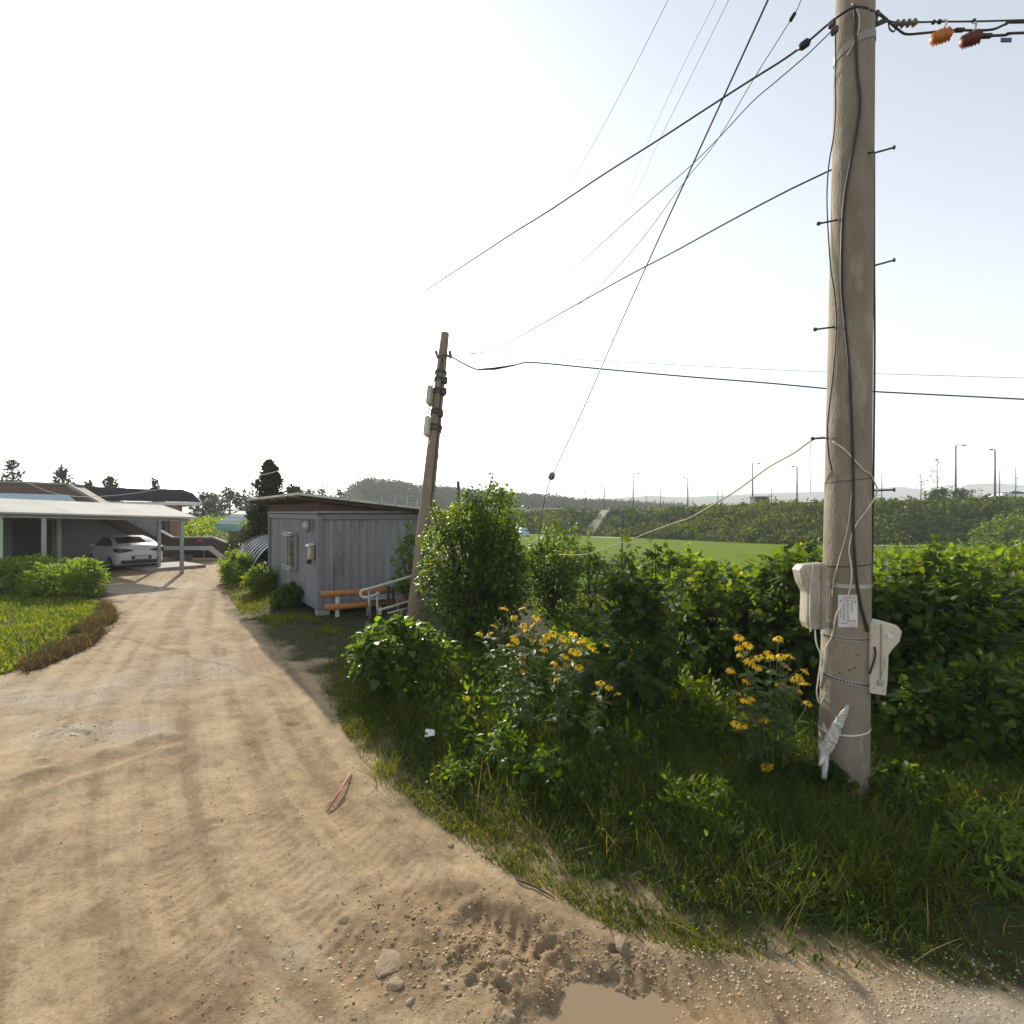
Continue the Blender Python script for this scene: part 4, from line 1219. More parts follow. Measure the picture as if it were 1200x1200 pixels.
# ------------------------------------------------------------------ carport, house
hv = Vector((-.788, .616, 0)); ev = Vector((.616, .788, 0))        # into the carport / along its front edge
A0 = Vector((-13.4, 20.8, 0))
def cp(s, t, z): return A0 + hv * s - ev * t + Vector((0, 0, z))   # s inward, t leftwards along the front
cpt = thing("carport", "white sheet roofed carport on thin posts over the parked car", "carport", A0)
def zf(t): return 2.25 + 0.038 * t
mb = MB()
f0, f1, k0, k1 = cp(-.35, -.42, zf(-.4)), cp(-.35, 9, zf(9)), cp(3.5, 9, zf(9) + .52), cp(3.5, -.42, zf(-.4) + .52)
th = Vector((0, 0, .06))
mb.add([f0, f1, k1 * 0 + k0, k1, f0 + th, f1 + th, k0 + th, k1 + th], [(0, 3, 2, 1), (4, 5, 6, 7), (0, 1, 5, 4), (1, 2, 6, 5), (2, 3, 7, 6), (3, 0, 4, 7)])
mb.build("roof", M['white_sheet'], cpt, False, True)
mb = MB()
for s, dz in ((.0, -.02), (3.3, .42)):
    a, b_ = cp(s, -.3, zf(-.3) + dz), cp(s, 8.9, zf(8.9) + dz)
    dd = (b_ - a)
    mb.prism([a + Vector((0, 0, -.10)), b_ + Vector((0, 0, -.10)), b_, a], hv * .08)
mb.build("beam", M['galv'], cpt, False, True)
for s, t in ((.04, .0), (.04, 4.2), (2.6, .0), (3.3, 3.2)):
    p = cp(s, t, 0); z1 = zf(t) + .145 * s - .06
    mb = MB(); mb.box((p.x, p.y, z1 / 2), (.13, .13, z1), math.atan2(.788, .616), .012); mb.build("post", M['galv'], cpt, False, True)
# low plinth under the carport corner
mb = MB(); c = cp(3.0, -.4, .06); mb.box(c, (2.3, 2.6, .14), math.atan2(.788, .616), .02); tag(mb.build("concrete_slab", M['plain_concrete']), "low pale concrete slab beside the white car at the carport corner", "slab")

HR = math.atan2(-.788, -.616)      # local x runs leftwards along the front, local y runs away from the yard
gar = thing("garage_house", "grey walled garage wing with brown brick parapet and pale blue roof behind the carport", "garage", cp(5.6, 0, 0))
def gw_(s, t, z): return cp(s, t, z)
def wallbox(mb, s0, s1, t0, t1, z0, z1):
    mb.prism([cp(s0, t0, z0), cp(s0, t1, z0), cp(s0, t1, z1), cp(s0, t0, z1)], hv * (s1 - s0))
mb = MB(); wallbox(mb, 8.0, 8.2, -1.8, 14, 0, 2.7); mb.build("wall", M['cement_wall'], gar, False, True)
mb = MB(); wallbox(mb, 7.95, 7.997, 2.6, 3.9, 0, 2.1); mb.build("door", M['dark_door'], gar, False, True)
mb = MB(); wallbox(mb, 7.96, 7.997, 6.9, 7.6, 0, 2.3); mb.build("shutter", M['dark_door'], gar, False, True)
mb = MB(); wallbox(mb, 3.52, 8.25, -.4, 14, 2.5, 2.6); mb.build("ceiling_slab", M['roof_under'], gar, False, True)
# stair soffit seen as a diagonal under the roof
mb = MB(); mb.prism([cp(7.6, 1.2, 2.45), cp(7.6, .4, 2.45), cp(7.6, -1.75, 1.0), cp(7.6, -1.75, .35)], hv * .38); mb.build("stair_flank", M['dark_brick'], gar, False, True)
# upper brick parapet with white coping: drawn at its own distance
D1 = 26.0
def up(px, py, d=D1): return P(px, py, d)
mb = MB(); mb.prism([up(-60, 562), up(78, 567.5), up(124, 595), up(124, 600), up(-60, 600)], (-.3, 1.2, 0)); mb.build("brick_wall", M['brown_brick'], gar, False, True)
mb = MB(); mb.prism([up(-60, 560.8, D1 - .1), up(79, 566.2, D1 - .1), up(79, 568.4, D1 - .1), up(-60, 563.4, D1 - .1)], (-.3, 1.4, 0)); mb.build("coping", M['cement_wall'], gar, False, True)
mb = MB(); mb.prism([up(79.2, 566.2, D1 - .1), up(126, 593.5, D1 - .1), up(121, 594, D1 - .1), up(76, 568.6, D1 - .1)], (-.1, .25, 0)); mb.build("coping", M['cement_wall'], gar, False, True)
mb = MB(); mb.add([up(-60, 576, 25.6), up(80, 580, 25.6), up(97, 594, 25.3), up(-60, 594, 25.3), up(-60, 578, 25.7), up(80, 582, 25.7), up(97, 596, 25.4), up(-60, 596, 25.4)], [(0, 1, 2, 3), (7, 6, 5, 4), (0, 4, 5, 1), (1, 5, 6, 2), (2, 6, 7, 3), (3, 7, 4, 0)]); mb.build("lean_to_roof", M['pale_blue'], gar, False, True)
mb = MB(); mb.prism([up(-40, 584, 24.5), up(20, 585, 24.5), up(20, 588, 24.5), up(-40, 588, 24.5)], (0, .1, 0)); mb.build("vent", M['dark_door'], gar, False, True)
# pale green/white end panel at the far left
mb = MB(); p = cp(.2, 5.15, 0)
mb.prism([cp(.02, 5.2, 0), cp(.02, 7.6, 0), cp(.02, 7.6, 2.38), cp(.02, 5.2, 2.33)], hv * .06)
pn = mb.build("panel_wall", M['pale_green']); tag(pn, "pale green panel wall closing the left end of the carport", "wall")

# main house with dark tiled roof
D2 = 31.0
ho = thing("farm_house", "low farmhouse with a dark tiled hip roof and pale eaves behind the carport", "house", P(160, 640, D2) * 1.0)
ho.location.z = 0
def hp(px, py, d=D2): return P(px, py, d)
mb = MB()
mb.add([hp(60, 585), hp(236, 588.5), hp(226, 578.0, D2 + .6), hp(213, 573.5, D2 + 1.1), hp(170, 573.2, D2 + .9), hp(85, 569.2, D2 + .9), hp(40, 569, D2 + .9), hp(236, 588.5, D2 + 10), hp(40, 585, D2 + 10)],
       [(0, 1, 2, 3), (0, 3, 4, 5), (0, 5, 6), (1, 7, 3, 2), (7, 8, 5, 4), (7, 4, 3), (8, 6, 5), (8, 0, 6), (0, 8, 7, 1)])
rf = mb.build("roof", M['tile_dark'], ho, False, True)
mb = MB(); mb.prism([hp(60, 587.2), hp(238, 588.6), hp(233, 592.0), hp(60, 591.5)], (-7.2, 10, 0)); mb.build("eaves", M['white_paint'], ho, False, True)
mb = MB(); mb.prism([hp(60, 592, D2 + .6), hp(212, 592, D2 + .6), hp(212, 655, D2 + .6), hp(60, 655, D2 + .6)], (-5.8, 8, 0)); mb.build("wall", M['cement_wall'], ho, False, True)
mb = MB(); mb.prism([hp(187, 591.9, D2 + .1), hp(208, 591.9, D2 + .1), hp(208, 650, D2 + .1), hp(199, 650, D2 + .1), hp(199, 603, D2 + .1), hp(187, 603, D2 + .1)], (0, .45, 0)); mb.build("brick_pillar", M['red_brick'], ho, False, True)
mb = MB(); mb.prism([hp(197, 610, D2 + .3), hp(202.5, 610, D2 + .3), hp(202.5, 650, D2 + .3), hp(197, 650, D2 + .3)], (0, .25, 0)); dr = mb.build("door", M['dark_door'], ho, False, True)
mb = MB(); mb.prism([hp(182, 609, D2 + .5), hp(195, 609, D2 + .5), hp(195, 622, D2 + .5), hp(182, 622, D2 + .5)], (0, .09, 0)); wi = mb.build("window", M['board'], ho, False, True)
mb = MB(); mb.prism([hp(183, 610, D2 + .49), hp(194, 610, D2 + .49), hp(194, 621, D2 + .49), hp(183, 621, D2 + .49)], (0, .02, 0)); mb.build("pane", M['glass'], wi, False, True)
mb = MB(); mb.tube([hp(186, 568, D2 + 5), hp(186, 575, D2 + 5)], .06, 8); mb.build("vent_pipe", M['galv'], ho, True, True)

# raised entrance stair with dark parapet
D3 = 26.6
st = thing("entrance_stair", "raised concrete entrance stair with a dark brick parapet and pale stringer", "stair", (P(225, 655, D3).x, D3, 0))
def sp(px, py, d=D3): return P(px, py, d)
mb = MB(); mb.prism([sp(184, 622), sp(201, 631), sp(249, 631), sp(264, 637), sp(271, 637), sp(271, 655), sp(264, 652), sp(249, 640.5), sp(194, 640.5), sp(184, 636)], (0, .15, 0)); mb.build("parapet", M['dark_brick'], st, False, True)
mb = MB(); mb.prism([sp(184, 620.3, D3 - .04), sp(201, 629.2, D3 - .04), sp(249, 629.2, D3 - .04), sp(264, 635.3, D3 - .04), sp(271.5, 635.3, D3 - .04), sp(271.5, 637, D3 - .04), sp(264, 637, D3 - .04), sp(249, 631, D3 - .04), sp(201, 631, D3 - .04), sp(184, 622, D3 - .04)], (0, .24, 0)); mb.build("coping", M['plain_concrete'], st, False, True)
mb = MB(); mb.prism([sp(184, 635.5, D3 - .06), sp(194, 640, D3 - .06), sp(248, 640, D3 - .06), sp(265, 655, D3 - .06), sp(258, 655, D3 - .06), sp(244, 644.6, D3 - .06), sp(192, 644.6, D3 - .06), sp(184, 641, D3 - .06)], (0, .055, 0)); mb.build("stringer", M['white_paint'], st, False, True)
mb = MB(); mb.prism([sp(190, 641.5, D3 + .16), sp(247, 641.5, D3 + .16), sp(247, 644, D3 + .16), sp(190, 644, D3 + .16)], (0, 1.4, 0))
for k in range(4):
    mb.prism([sp(247 + 4.4 * k, 643 + 3.6 * k, D3 + .16), sp(251.4 + 4.4 * k, 643 + 3.6 * k, D3 + .16), sp(251.4 + 4.4 * k, 647 + 3.2 * k, D3 + .16), sp(247 + 4.4 * k, 647 + 3.2 * k, D3 + .16)], (0, 1.4, 0))
mb.build("steps", M['plain_concrete'], st, False, True)
mb = MB(); mb.prism([sp(184, 644, D3 + 1.6), sp(262, 644, D3 + 1.6), sp(262, 656, D3 + 1.6), sp(184, 656, D3 + 1.6)], (0, .15, 0)); mb.build("back_wall", M['dark_brick'], st, False, True)
mb = MB(); mb.box(sp(234.5, 633.4, D3 - .03), (.24, .05, .13), bev=.02); mb.build("plaque", M['red_print'], st, False, True)
# things lying under the stair
mb = MB(); q = P(214, 654, D3 + .5); mb.box((q.x, q.y, .12), (.9, .4, .22), .1, .05); tag(mb.build("plastic_crate", M['board']), "grey box lying in the shade under the entrance stair", "box")
mb = MB(); q = P(239, 647, D3 + .7); mb.tube([(q.x, q.y, .42), (q.x, q.y, .44), (q.x, q.y, .52), (q.x, q.y, .56)], [.02, .12, .14, .08], 12); mb.tube([(q.x, q.y, 0), (q.x, q.y, .43)], .015, 6); tag(mb.build("white_bowl", M['white_paint']), "small white basin on a stand under the entrance stair", "basin")

# ------------------------------------------------------------------ white car
car = thing("parked_car", "white saloon car parked tail-out under the carport", "car", (0, 0, 0))
CL = [-2.32, -2.30, -2.27, -2.15, -1.95, -1.6, -1.25, -.9, -.4, .1, .55, .95, 1.35, 1.8, 2.1, 2.25, 2.3]
def cw(x): return np.interp(x, [-2.32, -2.3, -2.2, -1.8, -1, 1, 1.8, 2.2, 2.3], [.60, .74, .83, .885, .90, .90, .87, .74, .55])
def zbelt(x): return np.interp(x, [-2.3, -2.2, -1.6, 0, 1.2, 2.1, 2.3], [.93, 1.03, 1.02, .97, .93, .78, .62])
def zroof(x): return np.interp(x, [-2.3, -2.25, -1.8, -1.3, -.8, -.3, .2, .5, 1.25, 2.1, 2.3], [.95, 1.06, 1.10, 1.27, 1.40, 1.445, 1.42, 1.36, .96, .80, .64])
def wroof(x, z): return cw(x) - .04 - .42 * max(0, z - zbelt(x)) 
def sect(x):
    w = cw(x); zb = np.interp(x, [-2.3, -2.1, 2.1, 2.3], [.42, .22, .22, .36]); bl = zbelt(x); zr_ = max(zroof(x), bl + .01)
    wr = wroof(x, zr_)
    return [(0, zb), (w * .88, zb), (w * .97, zb + .10), (w, (zb + bl) / 2), (w * .99, bl - .10), (w - .04, bl), (wr + .01, zr_ - .045), (wr - .10, zr_), (0, zr_ + .02)]
vs = []; fs = []
ns_ = 9
for x in CL:
    S = sect(x)
    ring = [(x, y, z) for y, z in S] + [(x, -y, z) for y, z in reversed(S[1:-1])]
    vs += ring
nrg = len(ring)
for i in range(len(CL) - 1):
    for k in range(nrg):
        j = (k + 1) % nrg
        fs.append((i * nrg + k, i * nrg + j, (i + 1) * nrg + j, (i + 1) * nrg + k))
fs.append(tuple(range(nrg))); fs.append(tuple(range((len(CL) - 1) * nrg, len(CL) * nrg)))
mb = MB(); mb.add(vs, fs); body = mb.build("body", M['car_white'], car, True)
# rear window, side windows
def roofpt(x, f):   # f -1..1 across
    z = zroof(x) + .022; w = wroof(x, zroof(x)) - .10
    return (x - .01, f * w, z - .02 * abs(f) + .005)
mb = MB()
xs = [-1.78, -1.6, -1.35, -1.1, -.88]
mb.add([roofpt(x, f) for x in xs for f in (-1, -.5, 0, .5, 1)], [(i * 5 + k, i * 5 + k + 1, i * 5 + k + 6, i * 5 + k + 5) for i in range(4) for k in range(4)])
mb.build("rear_window", M['glass'], car, True)
mb = MB(); xs = [.42, .7, 1.0, 1.2]
mb.add([roofpt(x, f) for x in xs for f in (-1, -.5, 0, .5, 1)], [(i * 5 + k, i * 5 + k + 1, i * 5 + k + 6, i * 5 + k + 5) for i in range(3) for k in range(4)])
mb.build("windscreen", M['glass'], car, True)
for sgn in (-1, 1):
    mb = MB()
    low = [(-1.55, .03), (-1.0, .02), (-.3, .02), (.4, .02), (1.0, .03)]
    top = [(-1.25, .05), (-.9, .06), (-.3, .06), (.2, .06), (.62, .06)]
    vv = []
    for (xl, a), (xt, b_) in zip(low, top):
        zl = zbelt(xl) + a; zt = max(zroof(xt) - b_, zl + .02)
        vv.append((xl, sgn * (wroof(xl, zl) + .012), zl)); vv.append((xt, sgn * (wroof(xt, zt) + .016), zt))
    mb.add(vv, [(2 * k, 2 * k + 2, 2 * k + 3, 2 * k + 1) for k in range(4)])
    mb.build("side_window", M['glass'], car)
    for x in (-1.35, 1.35):
        wm = MB(); y = sgn * (cw(x) - .10)
        wm.tube([(x, y - sgn * .10, .32), (x, y + sgn * .09, .32), (x, y + sgn * .115, .32)], [.32, .32, .28], 24)
        wh = wm.build("wheel", M['tyre'], car, True)
        rm = MB(); rm.tube([(x, y + sgn * .10, .32), (x, y + sgn * .122, .32)], [.22, .20], 20); rm.build("rim", M['rim'], wh)
    tl = MB()
    tl.add([(-2.325, sgn * .30, .90), (-2.325, sgn * .62, .96), (-2.262, sgn * .82, .98), (-1.95, sgn * .905, .96), (-2.0, sgn * .912, .83), (-2.275, sgn * .845, .79), (-2.34, sgn * .66, .79), (-2.342, sgn * .30, .86)], [(0, 1, 6, 7), (1, 2, 5, 6), (2, 3, 4, 5)])
    o = tl.build("tail_light", M['tail_red'], car)
    mr = MB(); mr.box((.78, sgn * .98, 1.0), (.16, .2, .13), bev=.03); mr.build("mirror", M['car_white'], car)
mb = MB(); mb.box((-2.30, 0, .40), (.07, 1.45, .15), bev=.03); mb.box((-2.315, 0, .555), (.036, .72, .16), bev=.015); mb.build("bumper_trim", M['car_dark'], car)
mb = MB(); mb.box((-2.338, 0, .555), (.012, .50, .10), bev=.003); mb.build("number_plate", M['plate'], car)
ch = Vector((-.788, .616))
# rear-left wheel contact seen at (131,668)
rw = G(131, 668.5)
th_ = math.atan2(ch.y, ch.x)
left = Vector((-ch.y, ch.x))
cc = Vector((rw.x, rw.y)) + ch * 1.35 - left * .80
car.location = (cc.x, cc.y, 0); car.rotation_euler = (0, 0, th_)

# ------------------------------------------------------------------ garden canopy, fence, boards, tunnel
D4 = 33.0
cn = thing("garden_canopy", "garden canopy with striped grey roof and green awning beyond the stair", "canopy", (P(275, 640, D4).x, D4, 0))
mb = MB()
for k in range(9):
    a0, a1 = k / 9, (k + 1) / 9
    f = lambda a: (252 + 14 * math.sin(a * PI / 2) * 1.9, 613.5 - 13.5 * math.sin(a * PI / 2))
    (xa, ya), (xb, yb) = f(a0), f(a1)
    dz = .03 * (k % 2)
    mb.prism([P(xa, ya, D4 - .8 + .2 * k) + Vector((0, 0, dz)), P(xb, yb, D4 - .6 + .2 * k) + Vector((0, 0, dz)), P(xb + 16, yb, D4 - .6 + .2 * k) + Vector((0, 0, dz)), P(xa + 30, ya, D4 - .8 + .2 * k) + Vector((0, 0, dz))], (0, .05, -.06))
mb.build("roof", M['awning_pale'], cn, False, True)
mb = MB(); mb.add([P(251, 614, D4 - .9), P(290, 616, D4 - .9), P(290, 622, D4 - 1.3), P(268, 623.5, D4 - 1.3), P(252, 619, D4 - 1.3)], [(0, 1, 2, 3, 4)]); o = mb.build("awning", M['awning_green'], cn, False, True)
o.modifiers.new("thick", 'SOLIDIFY').thickness = .03
for px in (253, 259, 264, 268, 283):
    mb = MB(); q = P(px, 620, D4 - .9); mb.tube([(q.x, q.y, 0), (q.x, q.y, q.z)], .045, 8); mb.build("post", M['galv'], cn, True, True)
fn = thing("slat_fence", "dark slatted fence panel below the garden canopy", "fence", (P(280, 640, 31).x, 31, 0))
mb = MB()
for k in range(11):
    q = P(269 + 2.2 * k, 623, 31); mb.box((q.x, 31, .72), (.07, .03, 1.3))
mb.build("slats", M['dark_metal'], fn, False, True)
mb = MB()
for z in (.25, 1.2):
    a = P(268, 600, 31); b_ = P(292, 600, 31); mb.box(((a.x + b_.x) / 2, 31.035, z), (b_.x - a.x, .03, .07))
mb.build("rail", M['dark_metal'], fn, False, True)
for i, (py, w, lb) in enumerate(((638.5, 20, "upper pale yellow plank lying across the trestle beyond the road bush"), (643.5, 18, "lower pale yellow plank lying across the trestle beyond the road bush"))):
    q = P(284, py, 29); mb = MB(); mb.box(q, (w * 29 / 600, .4, .09), bev=.015)
    tag(mb.build("plank", M['yellow_board']), lb, "plank", "yellow planks")
tr = thing("trestle", "rough timber trestle holding two yellow planks", "trestle", (P(284, 650, 29).x, 29, 0))
mb = MB()
for px in (276.5, 290):
    q = P(px, 645, 29); zt = q.z - .03
    mb.tube([(q.x, 28.85, 0), (q.x, 28.9, zt)], .04, 6); mb.tube([(q.x, 29.15, 0), (q.x, 29.1, zt)], .04, 6)
mb.build("leg", M['bark'], tr, True, True)
# low hoop tunnel behind the container
tc_ = Vector((-8.45, 19.3, 0))
tn = thing("hoop_tunnel", "low hoop tunnel striped with pale film and black shade net behind the container", "tunnel", tc_, CR)
def arc(y0, y1, rad, mat, nm):
    mb = MB(); n = 20; vs = []; fs = []
    for k in range(n + 1):
        a = PI * k / n
        for y in (y0, y1): vs.append((rad * math.cos(a), y, rad * 1.08 * math.sin(a)))
    for k in range(n): fs.append((2 * k, 2 * k + 1, 2 * k + 3, 2 * k + 2))
    mb.add(vs, fs); o = mb.build(nm, mat, tn, True); o.modifiers.new("thick", 'SOLIDIFY').thickness = .02
arc(-.9, 4.0, 1.42, M['net_dark'], "net")
for k in range(7): arc(-.95 + .55 * k, -.95 + .55 * k + .22, 1.455, M['film_grey'], "film_band")

# ------------------------------------------------------------------ plants
def near_ground(px, py, d=None):
    g = G(px, py)
    return (g.x, g.y, gz(g.x, g.y))
def at(px, d):
    x = (px - 600) / 600 * d
    return (x, d, gz(x, d))

# conifer behind the container
cb = at(316, 24)
t = thing("conifer_tree", "dark pointed conifer standing behind the grey container", "tree", cb)
cl = []; rr = []
for k in range(330):
    h = rng.uniform(0, 1) ** 1.15
    rad = (1.70 + .25 * math.sin(9 * h)) * (1 - h) ** .8 + .03
    a = rng.uniform(0, 2 * PI); q = rng.uniform(.2, 1.0)
    cl.append((rad * q * math.cos(a), rad * q * math.sin(a), .25 + 4.55 * h)); rr.append(rng.uniform(.18, .38) * (1.1 - .8 * h))
V, F = leaf_cloud(cl, rr, 70, TN, .20, up=.2, droop=-.6, jitter=.6)
np_mesh("crown", V, F, M['lf_conifer'], t)
mb = MB(); mb.tube([(0, 0, 0), (0, 0, 2), (0, 0, 4.7)], [.14, .1, .02], 8); mb.build("trunk", M['bark'], t, True)

big = bush("round_bush", "large round glossy-leaved bush, the biggest one, right of the leaning pole", "bush", at(560, 9.6), (1.02, .95, 1.30), M['lf_bush'], TB, .085, 210, 80, .27, rag=1.7, shoots=44, shell=.35, zc=1.25, shoot_len=.50, trunk_r=.03, up=.75)
bush("leafy_bush", "smaller leafy bush standing just right of the large round bush", "bush", at(645, 12.2), (.85, .8, 1.0), M['lf_bush'], TB, .10, 80, 60, .27, rag=1.6, shell=.4, shoots=14, zc=1.05, shoot_len=.5)
bush("broad_leaf_shrub", "low broad-leaved shrub with pale shining leaves in front of the leaning pole", "shrub", at(470, 6.9), (.60, .55, .42), M['lf_broad'], TH, .105, 60, 36, .19, rag=1.6, shoots=3, zc=.46, shoot_len=.12, bark='stem', trunk_r=.012, up=1.0)
bush("leafy_bush", "narrow leafy sprig bush poking out left of the leaning pole", "bush", at(482, 12.4), (.35, .4, .75), M['lf_light'], TB, .12, 18, 40, .22, shoots=6, zc=1.1)
# hedge of broad leaved creepers round the pole
bush("creeper_shrub", "bright broad-leaved creeper shrub left of the yellow flowers by the tall pole", "shrub", at(850, 7.6), (.85, .8, .70), M['lf_vine'], TH, .12, 105, 40, .25, rag=1.4, shell=.4, shoots=12, zc=.66, shoot_len=.35, bark='stem', trunk_r=.012, up=.9)
bush("creeper_shrub", "tall broad-leaved creeper shrub just behind the left meter box", "shrub", at(935, 7.2), (.75, .85, 1.05), M['lf_vine'], TH, .13, 130, 40, .26, rag=1.3, shell=.4, shoots=14, zc=.94, shoot_len=.35, bark='stem', trunk_r=.012, up=.9)
bush("creeper_shrub", "dark dense creeper shrub right behind the cream meter box", "shrub", at(1085, 6.5), (1.0, .95, .95), M['lf_vine'], TH, .12, 150, 42, .25, rag=1.5, shell=.4, shoots=16, zc=.74, shoot_len=.35, bark='stem', trunk_r=.012, up=.9)
bush("creeper_shrub", "low spreading creeper shrub at the right edge beyond the dark one", "shrub", at(1165, 8.6), (1.2, 1.0, .85), M['lf_vine'], TH, .13, 120, 44, .28, shell=.4, shoots=6, zc=.65, shoot_len=.3, bark='stem', trunk_r=.012, up=.9)
bush("creeper_shrub", "low creeper shrub in shade to the right of the pole foot", "shrub", at(1130, 5.35), (.9, .55, .5), M['lf_vine'], TB, .12, 60, 36, .22, shoots=4, zc=.32, shoot_len=.3, bark='stem', trunk_r=.01, up=.9)

# tall dark lobed plant
tp = at(748, 6.3)
t = thing("mulberry_sapling", "tall dark lobed-leaf sapling with two bare-topped stems left of the creepers", "sapling", tp)
cl = np.array([[rng.normal() * (.30 - .10 * h_), rng.normal() * .26, .12 + 1.5 * h_] for h_ in rng.uniform(0, 1, 120) ** .9])
V1 = leaf_cloud(cl, rng.uniform(.09, .20, 120), 16, TL, .15, up=.9, outc=(0, 0, .7), droop=.4)
parts = [V1]
stems = []
for (sx, top, lx) in ((-.23, 2.0, -.16), (.20, 2.08, .17)):
    a = Vector((sx * .3, 0, 0)); b_ = Vector((lx * 1.2, 0, top * .6)); c_ = Vector((lx * 1.25, .02, top))
    stems.append([a, b_, c_])
    cs = []; 
    for q in np.linspace(.70, 1.0, 14):
        p = np.array(b_.lerp(c_, (q - .6) / .4)); cs.append(p + np.array([rng.uniform(-.14, .14), rng.uniform(-.1, .1), 0]))
    parts.append(leaf_cloud(cs, [.08] * 14, 5, TL, .14, up=1.0, droop=.5))
V, F = join(parts); np_mesh("foliage", V, F, M['lf_dark'], t)
mb = MB()
for s_ in stems: mb.tube(catmull(s_, 6), [.018 - .0011 * i for i in range(13)], 6)
for i in range(9): mb.tube([Vector((0, 0, .05)), Vector(cl[i * 7])], [.012, .005], 5)
mb.build("stem", M['bark'], t, True)

# yellow coneflowers
def flower_plant(label, base, stems_, leafn, group, seed):
    """stems_: list of tip offsets (dx,dy,h) relative to base"""
    r_ = np.random.default_rng(seed)
    t = thing("coneflower_plant", label, "flower plant", base, 0, group)
    sm = MB(); pos = []; fw = []; nr_ = []; sz = []
    fl = []
    for (dx, dy, h) in stems_:
        b0 = Vector((dx * .25 + r_.normal() * .03, dy * .25 + r_.normal() * .03, 0)); m_ = Vector((dx * .55, dy * .55, h * .55)); tip = Vector((dx, dy, h))
        path = catmull([b0, m_, tip], 8)
        sm.tube(path, [.008 - .0003 * i for i in range(len(path))], 5)
        heads = [tip]
        for q in range(r_.integers(0, 3)):
            e = path[-4] + Vector((r_.normal() * .09, r_.normal() * .08, r_.uniform(.02, .14)))
            sm.tube([path[-5], path[-4].lerp(e, .5) + Vector((0, 0, .02)), e], [.005, .004, .003], 4); heads.append(e)
        fl += heads
        for k in range(leafn):
            q = path[int(len(path) * r_.uniform(.12, .9))]
            a = r_.uniform(0, 2 * PI)
            for sgn in (0, PI):
                pos.append(q); fw.append((math.cos(a + sgn), math.sin(a + sgn), r_.uniform(-.2, .5))); nr_.append((r_.normal() * .25, r_.normal() * .25, 1)); sz.append(r_.uniform(.07, .15))
    sm.build("stem", M['stem'], t, True)
    V, F = scatter(TB, np.array([list(p) for p in pos]), np.array(fw), np.array(nr_), np.array(sz), .85)
    np_mesh("leaves", V, F, M['lf_flower'], t)
    for h in fl:
        npt = r_.integers(9, 13); a = np.arange(npt) / npt * 2 * PI + r_.uniform(0, 1)
        tilt = np.array([r_.normal() * .35, r_.normal() * .35 - .25, 1.0]); tilt /= np.linalg.norm(tilt)
        ux = np.cross(tilt, [0, 1, 0.01]); ux /= np.linalg.norm(ux); uy = np.cross(tilt, ux)
        rad = np.cos(a)[:, None] * ux + np.sin(a)[:, None] * uy
        f_ = rad + tilt[None] * r_.uniform(-.7, -.1) + r_.normal(size=(npt, 3)) * .08
        pv, pf = scatter(TN, np.tile(np.array(h), (npt, 1)) + rad * .008, f_, np.tile(tilt, (npt, 1)), r_.uniform(.042, .058, npt), 1.5)
        fo = np_mesh("flower", pv, pf, M['petal'], t)
        c = MB(); hv_ = Vector(h); tv = Vector(tilt); c.tube([hv_ - tv * .004, hv_ + tv * .006, hv_ + tv * .014, hv_ + tv * .019], [.008, .013, .010, .003], 7); c.build("cone", M['cone'], fo, True)
    return t
def stems_px(base, d, lst):
    out = []
    for px, py in lst:
        q = P(px, py, d + rng.normal() * .12); out.append((q.x - base[0], q.y - base[1], q.z - base[2]))
    return out
fb = at(615, 5.5)
flower_plant("tall yellow coneflower clump in front of the large round bush", fb, stems_px(fb, 5.5, [(563, 741), (580, 733), (592, 712), (602, 722), (612, 712), (628, 722), (573, 742), (640, 745), (610, 770), (604, 750)]), 9, "yellow coneflowers", 1)
fb = at(655, 5.35)
flower_plant("yellow coneflower clump with loose stems between round bush and dark sapling", fb, stems_px(fb, 5.3, [(648, 742), (660, 748), (672, 742), (676, 762), (650, 775), (652, 794), (668, 775), (682, 748)]), 8, "yellow coneflowers", 2)
fb = at(683, 5.0)
flower_plant("short coneflower stem with two yellow heads at the foot of the dark sapling", fb, stems_px(fb, 5.2, [(704, 800), (714, 804)]), 7, "yellow coneflowers", 3)
fb = at(905, 4.75)
flower_plant("dense yellow coneflower clump beside the foot of the tall pole", fb, stems_px(fb, 4.7, [(866, 746), (877, 754), (868, 766), (857, 784), (912, 748), (902, 766), (915, 768), (926, 768), (864, 812), (877, 822), (931, 795), (938, 792), (916, 800), (947, 824), (863, 848), (898, 898)]), 8, "yellow coneflowers", 4)

for (px_, py_, rx_, rz_, T_, lf_, mt_, lb_) in ((588, 905, .22, .26, TN, .15, 'lf_broad', "leafy weed at the foot of the tall coneflower clump"), (640, 930, .26, .20, TB, .10, 'lf_broad', "dark broad-leaved weed in the verge below the middle coneflowers"), (735, 905, .28, .18, TB, .085, 'lf_broad', "low broad-leaved weed below the dark sapling"), (820, 960, .30, .16, TN, .13, 'lf_weed', "low narrow-leaved weed in the verge left of the tall pole"), (1060, 945, .30, .18, TB, .09, 'lf_vine', "low leafy weed in the shade right of the tall pole"), (965, 935, .16, .20, TH, .10, 'lf_vine', "small heart-leaved weed growing up against the pole foot"), (1150, 1030, .34, .18, TN, .14, 'lf_weed', "sprawling weed at the right edge of the verge"), (535, 918, .22, .10, TB, .06, 'lf_weed', "flat little weed just right of the white paper scrap")):
    g = G(px_, py_); bush("verge_weed", lb_, "weed", (g.x, g.y, gz(g.x, g.y)), (rx_ * .8, rx_ * .7, rz_ * .7), M[mt_], T_, lf_ * .8, 20, 11, .09, shoots=4, zc=rz_ * .6, shoot_len=.14, bark='stem', trunk_r=.005, up=.7, jitter=.5)
